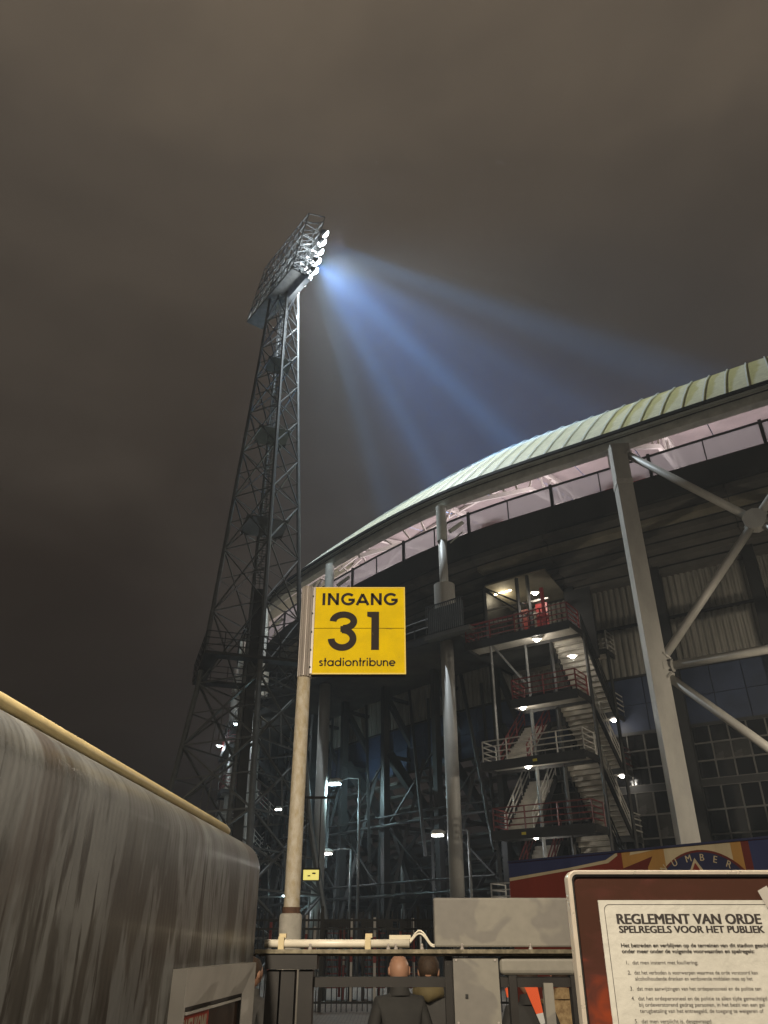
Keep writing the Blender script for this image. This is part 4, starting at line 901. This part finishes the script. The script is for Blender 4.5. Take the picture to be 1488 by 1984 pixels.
# ------------------------------------------------------------------ kiosk cabin
def kiosk_mat():
    m = mat('streaked_shaded_cabin_paint', (.2, .2, .19), .45, coat=.12); t = m.node_tree; b = t.nodes['Principled BSDF']; co = N(t, 'ShaderNodeTexCoord')
    def noise(sc, loc, detail=5, dist=0.):
        ma = N(t, 'ShaderNodeMapping'); ma.inputs['Scale'].default_value = sc; ma.inputs['Location'].default_value = loc; t.links.new(co.outputs['Object'], ma.inputs[0]); n = N(t, 'ShaderNodeTexNoise'); n.inputs['Scale'].default_value = 1; n.inputs['Detail'].default_value = detail; n.inputs['Distortion'].default_value = dist; n.inputs['Roughness'].default_value = .55
        t.links.new(ma.outputs[0], n.inputs[0]); return n.outputs[0]
    def ramp(inp, p0, p1, c0=(0, 0, 0), c1=(1, 1, 1)):
        r = N(t, 'ShaderNodeValToRGB'); r.color_ramp.elements[0].position = p0; r.color_ramp.elements[1].position = p1; r.color_ramp.elements[0].color = (*c0, 1); r.color_ramp.elements[1].color = (*c1, 1); t.links.new(inp, r.inputs[0]); return r.outputs[0]
    def mix(f, a, c):
        x = N(t, 'ShaderNodeMix', data_type='RGBA'); t.links.new(f, x.inputs[0]); 
        for i, v in ((6, a), (7, c)):
            if isinstance(v, tuple): x.inputs[i].default_value = (*v, 1)
            else: t.links.new(v, x.inputs[i])
        return x.outputs[2]
    base = ramp(noise((3, 3, 1.2), (0, 0, 0)), .35, .7, (.235, .24, .238), (.315, .32, .312))
    streak_shade = ramp(noise((1, 7.0, 1.9), (3, 1, .6), 8, .35), .47, .53); thin = ramp(noise((1, 26, 3.2), (7, 2, 0), 5, .3), .57, .64)  # real drips, the broad ones spread wider to paint in the wall's shade
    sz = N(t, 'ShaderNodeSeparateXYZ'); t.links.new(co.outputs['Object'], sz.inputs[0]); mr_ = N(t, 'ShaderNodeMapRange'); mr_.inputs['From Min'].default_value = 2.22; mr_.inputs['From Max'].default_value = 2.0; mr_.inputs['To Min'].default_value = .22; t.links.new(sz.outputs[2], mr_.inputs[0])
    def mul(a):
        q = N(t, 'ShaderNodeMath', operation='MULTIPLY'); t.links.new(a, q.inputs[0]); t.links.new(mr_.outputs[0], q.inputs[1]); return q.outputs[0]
    streak_shade = mul(streak_shade); thin = mul(thin)
    c = mix(streak_shade, base, (.095, .088, .078)); c = mix(thin, c, (.055, .047, .040))
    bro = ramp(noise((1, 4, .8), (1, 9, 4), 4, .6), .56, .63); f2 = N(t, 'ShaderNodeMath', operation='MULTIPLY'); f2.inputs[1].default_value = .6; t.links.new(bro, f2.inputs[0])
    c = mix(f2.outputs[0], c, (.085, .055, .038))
    mo = ramp(noise((6, 6, 5), (2, 5, 1), 7, .5), .32, .68, (.66, .65, .64), (1.12, 1.12, 1.12)); x = N(t, 'ShaderNodeMix', data_type='RGBA', blend_type='MULTIPLY'); x.inputs[0].default_value = 1; t.links.new(c, x.inputs[6]); t.links.new(mo, x.inputs[7]); t.links.new(x.outputs[2], b.inputs['Base Color'])
    wv = N(t, 'ShaderNodeTexWave', wave_type='BANDS', bands_direction='Y'); wv.inputs['Scale'].default_value = 11; wv.inputs['Distortion'].default_value = 3; wv.inputs['Detail'].default_value = 3; wv.inputs['Detail Scale'].default_value = .6
    t.links.new(co.outputs['Object'], wv.inputs[0]); bu = N(t, 'ShaderNodeBump'); bu.inputs['Strength'].default_value = .05; bu.inputs['Distance'].default_value = .01; t.links.new(wv.outputs[1], bu.inputs['Height']); t.links.new(bu.outputs[0], b.inputs['Normal'])
    return m
# cabin axes: kd runs along the wall away from the viewer, kn points out of the wall
kd = V((math.sin(R(3)), math.cos(R(3)), 0)); kn = V((kd.y, -kd.x, 0)); K0 = V((-.583, 4.1, 0)); UP = V((0, 0, 1))
KP = lambda a, n, z: K0 + kd * a + kn * n + V((0, 0, z))         # a: metres towards the viewer are negative
ki = empty('ticket_cabin', tuple(K0), 'dirty grey rounded cabin with yellow roof rail, close at the left', 'kiosk')
KZ = 2.235; bm = bmesh.new(); bmesh.ops.create_cube(bm, size=1)
for v in bm.verts: v.co = V((v.co.x * 1.9, v.co.y * 6.2, v.co.z * KZ))
es = [e for e in bm.edges if max(e.verts[0].co.z, e.verts[1].co.z) > 0]
bmesh.ops.bevel(bm, geom=es, offset=.13, segments=12, profile=.5, affect='EDGES')
rot = Matrix.Rotation(-R(3), 4, 'Z')
me = bpy.data.meshes.new('body'); bm.to_mesh(me); bm.free()
for v in me.vertices: v.co = rot @ (v.co + V((-.95, -3.1, KZ / 2)))
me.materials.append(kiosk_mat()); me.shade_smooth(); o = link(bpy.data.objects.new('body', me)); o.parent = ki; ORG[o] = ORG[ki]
M['trim'] = mat('cream_yellow_rail', (.66, .53, .27), .45, noise=.15, scale=10, bump=.1)
MB().tube([KP(-6.0, -.115, KZ + .018), KP(-.42, -.115, KZ + .018), KP(-.37, -.115, KZ + .015), KP(-.345, -.115, KZ + .006)], [.021, .021, .019, .008], 18).build('roof_rail', M['trim'], ki, smooth=True)
# poster window: a raised flat frame with an inner recess
M['wframe'] = mat('grey_window_frame', (.80, .76, .70), .5, noise=.15, scale=6)
a0, a1, zt, zb = -1.345, -.27, 1.735, .9
i0, i1, it, ib = -1.235, -.385, 1.628, 1.0
def fr(pts, n): return [KP(a, n, z) for a, z in pts]
O_ = [(a0, zb), (a1, zb), (a1, zt), (a0, zt)]; I_ = [(i0, ib), (i1, ib), (i1, it), (i0, it)]
for i in range(4):
    j = (i + 1) % 4; m = MB()
    q = fr([O_[i], O_[j], I_[j], I_[i]], .0); q2 = fr([O_[i], O_[j]], .045) + fr([I_[j], I_[i]], .020)
    m.hexa(q + q2); m.build('window_frame', M['wframe'], ki)
def bar(p, q, w, n, mt, nm): MB().beam(KP(p[0], n, p[1]), KP(q[0], n, q[1]), w, w, kn).build(nm, mt, ki)
e = .006
for p, q in (((i0, it - e), (i1, it - e)), ((i1 - e, it - 2 * e), (i1 - e, ib)), ((i0 + e, it - 2 * e), (i0 + e, ib))): bar(p, q, .011, .012, M['gatedk'], 'gasket')
MB().beam(KP(i0 + .02, .016, it - .018), KP(i1 - .02, .016, it - .018), .009, .008).build('pane_bead', M['wframe'], ki)
M['glassbr'] = mat('brown_painted_reflection_pane', (.095, .045, .024), .12, noise=.5, scale=3, coat=.5)  # brown base colour paints a dark reflection into the glass
MB().hexa([KP(i0, .002, ib), KP(i1, .002, ib), KP(i1, .006, ib), KP(i0, .006, ib), KP(i0, .002, it), KP(i1, .002, it), KP(i1, .006, it), KP(i0, .006, it)]).build('pane', M['glassbr'], ki)
po = MB().hexa([KP(i0 + .02, .007, ib), KP(-.88, .007, ib), KP(-.88, .009, ib), KP(i0 + .02, .009, ib), KP(i0 + .02, .007, it - .026), KP(-.88, .007, it - .026), KP(-.88, .009, it - .026), KP(i0 + .02, .009, it - .026)]).build('poster', mat('red_poster', (.62, .055, .03), .3, noise=.2, scale=4), ki)
MB().text('WELKOM!', KP(i0 + .035, .0105, 1.513), kd, UP, .085, .285, .03).build('lettering', mat('poster_cream', (.75, .66, .5), .5), po)
for a, z, w, h in ((-.46, 1.25, .05, .36), (-.36, 1.30, .03, .4)):
    MB().hexa([KP(a, .007, z - h / 2), KP(a + w, .007, z - h / 2), KP(a + w, .0085, z - h / 2), KP(a, .0085, z - h / 2), KP(a + .05, .007, z + h / 2), KP(a + w + .05, .007, z + h / 2), KP(a + w + .05, .0085, z + h / 2), KP(a + .05, .0085, z + h / 2)]).build('poster_stripe', M['trim'], ki)

# ------------------------------------------------------------------ people behind the gate (seen from behind)
skin = mat('skin', (.50, .27, .17), .5); hair_d = mat('dark_hair', (.085, .05, .028), .7, noise=.5, scale=60)
def person(x, y, h, label, jacket, trousers, turn=0., hood=None, hair=None, arm=(0, 0), legs=True, bands=None):
    k = h / 1.75; root = empty('person', (x, y, 0), label, 'person', None)
    J = {'pel': (0, 0, .95), 'wa': (0, 0, 1.10), 'ch': (0, .01, 1.32), 'nk': (0, 0, 1.46), 'nk2': (0, .01, 1.53)}
    vs = []; ed = []; rs = []
    def add(p, r, par=None): vs.append(V(p) * k); rs.append((r * k, r * k * .8)); i = len(vs) - 1; (ed.append((par, i)) if par is not None else None); return i
    pel = add((0, 0, .95), .165); wa = add((0, 0, 1.12), .165, pel); ch = add((0, 0, 1.33), .18, wa); nk = add((0, 0, 1.46), .085, ch); n2 = add((0, .01, 1.535), .058, nk)
    for s in (-1, 1):
        sh = add((s * .17, 0, 1.405), .085, ch); el = add((s * (.25 + arm[0]), -.03, 1.12), .058, sh); wr = add((s * (.24 + arm[0]), .10 + arm[1], .90 + arm[1]), .042, el)
        hp_ = add((s * .09, 0, .86), .115, pel); kn_ = add((s * .10, .02, .48), .08, hp_); an = add((s * .10, -.01, .09), .055, kn_); ft = add((s * .11, .15, .05), .05, an)
    me = bpy.data.meshes.new('body'); me.from_pydata(vs, ed, []); o = link(bpy.data.objects.new('body', me)); sk = o.modifiers.new('s', 'SKIN')
    for i, r_ in enumerate(rs): me.skin_vertices[0].data[i].radius = r_
    me.skin_vertices[0].data[0].use_root = True
    o.modifiers.new('d', 'SUBSURF').levels = 2
    bpy.context.view_layer.update(); me2 = bpy.data.meshes.new_from_object(o.evaluated_get(bpy.context.evaluated_depsgraph_get())); bpy.data.objects.remove(o)
    bm = bmesh.new(); bm.from_mesh(me2)
    # head: an egg with brow, nose, chin, ears and hands joined to the body mesh
    hd = bmesh.ops.create_uvsphere(bm, u_segments=20, v_segments=14, radius=1)['verts']
    for v in hd:
        c = v.co.copy(); w = .086 * (1 - .18 * max(0, -c.z)); c = V((c.x * w, c.y * (.10 - .012 * max(0, -c.z)), c.z * .113))
        if c.y > .07 and abs(c.x) < .022 and -.045 < c.z < .01: c.y += .022
        if c.y > .06 and abs(abs(c.x) - .03) < .016 and 0 < c.z < .03: c.y -= .008
        v.co = (c + V((0, .015, 1.635))) * k
    for s in (-1, 1):
        er = bmesh.ops.create_uvsphere(bm, u_segments=8, v_segments=6, radius=1)['verts']
        for v in er: v.co = (V((v.co.x * .012, v.co.y * .022, v.co.z * .034)) + V((s * .083, .005, 1.63))) * k
        for f in range(5):
            fg = bmesh.ops.create_uvsphere(bm, u_segments=6, v_segments=6, radius=1)['verts']; L_ = (.030, .042, .046, .042, .034)[f]
            for v in fg: v.co = (V((v.co.x * .0095, v.co.y * .011, v.co.z * L_)) + V((s * (.235 + arm[0]) , .07 + arm[1] + f * .017, .83 + arm[1] + (.03 if f == 0 else 0)))) * k
    bm.to_mesh(me2); bm.free()
    me2.materials.clear(); [me2.materials.append(m_) for m_ in (jacket, trousers, skin)]
    for p in me2.polygons:
        c = p.center / k; p.material_index = 2 if (c.z > 1.505 or (c.z < .90 and abs(c.x) > .2)) else (0 if c.z > .86 else 1)
    me2.shade_smooth(); o = link(bpy.data.objects.new('body', me2)); o.parent = root; root.rotation_euler = (0, 0, turn); ORG[o] = ORG[root]
    T = lambda p: V(p) * k
    def piece(nm, m, mt):
        q = m.build(nm, mt, None, smooth=True); q.parent = root; return q
    cl = MB(); cl.tube([T((0, -.005, 1.45)), T((0, .0, 1.49)), T((0, .008, 1.525))], [.10 * k, .082 * k, .076 * k], 16, False); piece('collar', cl, hood or jacket)
    if hair:
        m = MB(); m.tube([T((0, 0, 1.60)), T((0, -.004, 1.65)), T((0, 0, 1.70)), T((0, .006, 1.745)), T((0, .012, 1.766))], [.074 * k, .090 * k, .091 * k, .066 * k, .01 * k], 18); piece('hair', m, hair)
    if hood and hair:
        m = MB(); m.tube([T((-.11, -.07, 1.50)), T((0, -.125, 1.485)), T((.11, -.07, 1.50))], [.05 * k, .075 * k, .05 * k], 12); piece('hood', m, hood)
    for z, mt in (bands or ()):
        m = MB(); m.tube([T((0, 0, z - .03)), T((0, 0, z + .03))], [.215 * k, .215 * k], 20, False); 
        for v in m.v: v.y *= .78
        piece('reflective_band', m, mt)
    return root
jk = mat('charcoal_jacket', (.05, .048, .045), .8, noise=.3, scale=8); kh = mat('khaki_jacket', (.22, .17, .075), .8, noise=.3, scale=8); orr = mat('hi_vis_orange', (.95, .13, .03), .6, emit=None); tan = mat('tan_camouflage', (.42, .30, .15), .8, noise=.6, scale=22, col2=(.20, .12, .05)); dk = mat('dark_trousers', (.02, .02, .022), .8); gr = mat('grey_coat', (.085, .08, .075), .8, noise=.3, scale=6); wt = mat('reflective_tape', (.7, .7, .68), .3)
person(.125, 7.3, 1.735, 'bald man in a charcoal jacket seen from behind, under the gate rail', jk, dk, .15)
person(.375, 7.5, 1.72, 'person with brown hair and khaki hood, seen from behind beside the bald man', gr, dk, -.1, hood=kh, hair=hair_d)
pp = person(1.17, 7.3, 1.66, 'person in a dark coat with a bright orange sash, behind the gate', jk, dk, .0, hair=hair_d)
for nm, pts, mt in (('orange_sash', [(-.06, 1.52), (.045, 1.53), (.075, 1.34), (.02, 1.33)], orr), ('sash_tip', [(.02, 1.33), (.075, 1.34), (.085, 1.27), (.05, 1.26)], wt), ('shoulder_patch', [(-.21, 1.50), (-.15, 1.52), (-.16, 1.45), (-.20, 1.44)], orr)):
    q = MB().poly2(pts, (0, -.165, 0), (1, 0, 0), (0, 0, 1), (0, -1, 0), .012).build(nm, mt, None); q.parent = pp
person(1.47, 7.4, 1.70, 'person in a tan camouflage jacket, right of the steward in orange', tan, dk, -.2, hair=hair_d)
person(-1.13, 7.6, 1.70, 'person half hidden by the far corner of the cabin', gr, dk, -.6, hair=hair_d)

# ------------------------------------------------------------------ street lamps outside the picture that light the forecourt
def lamppost(x, y, h, power, label, aim):
    r = empty('lamppost', (x, y, 0), label, 'street lamp', 'street lamps of the forecourt')
    MB().tube([(x, y, 0), (x, y, h)], [.09, .05], 12).build('pole', M['galv'], r)
    d = (V(aim) - V((x, y, 0))); d.z = 0; d.normalize(); p = V((x, y, h)) + d * .9
    MB().tube([(x, y, h), p], .035, 8).build('arm', M['galv'], r); MB().box(p, (.5, .3, .12)).build('head', M['galv'], r)
    MB().box(p + V((0, 0, -.075)), (.42, .24, .03)).build('lens', M['lens_warm'], r)
    lamp('POINT', 'lamp_light', p + V((0, 0, -.25)), power, (1, .87, .68), .10, r)
lamppost(-1.55, -2.5, 5.3, 2200, 'street lamp behind the viewer on the left', (-.9, 1, 0))
lamppost(6.5, -6.0, 7.5, 1150, 'street lamp behind the viewer on the right', (0, 4, 0))
lamppost(19, 24, 9, 2800, 'street lamp beyond the right edge of the view', (10, 34, 0))
lamppost(-26, 30, 10, 1100, 'street lamp beyond the left edge of the view', (-8, 46, 0))
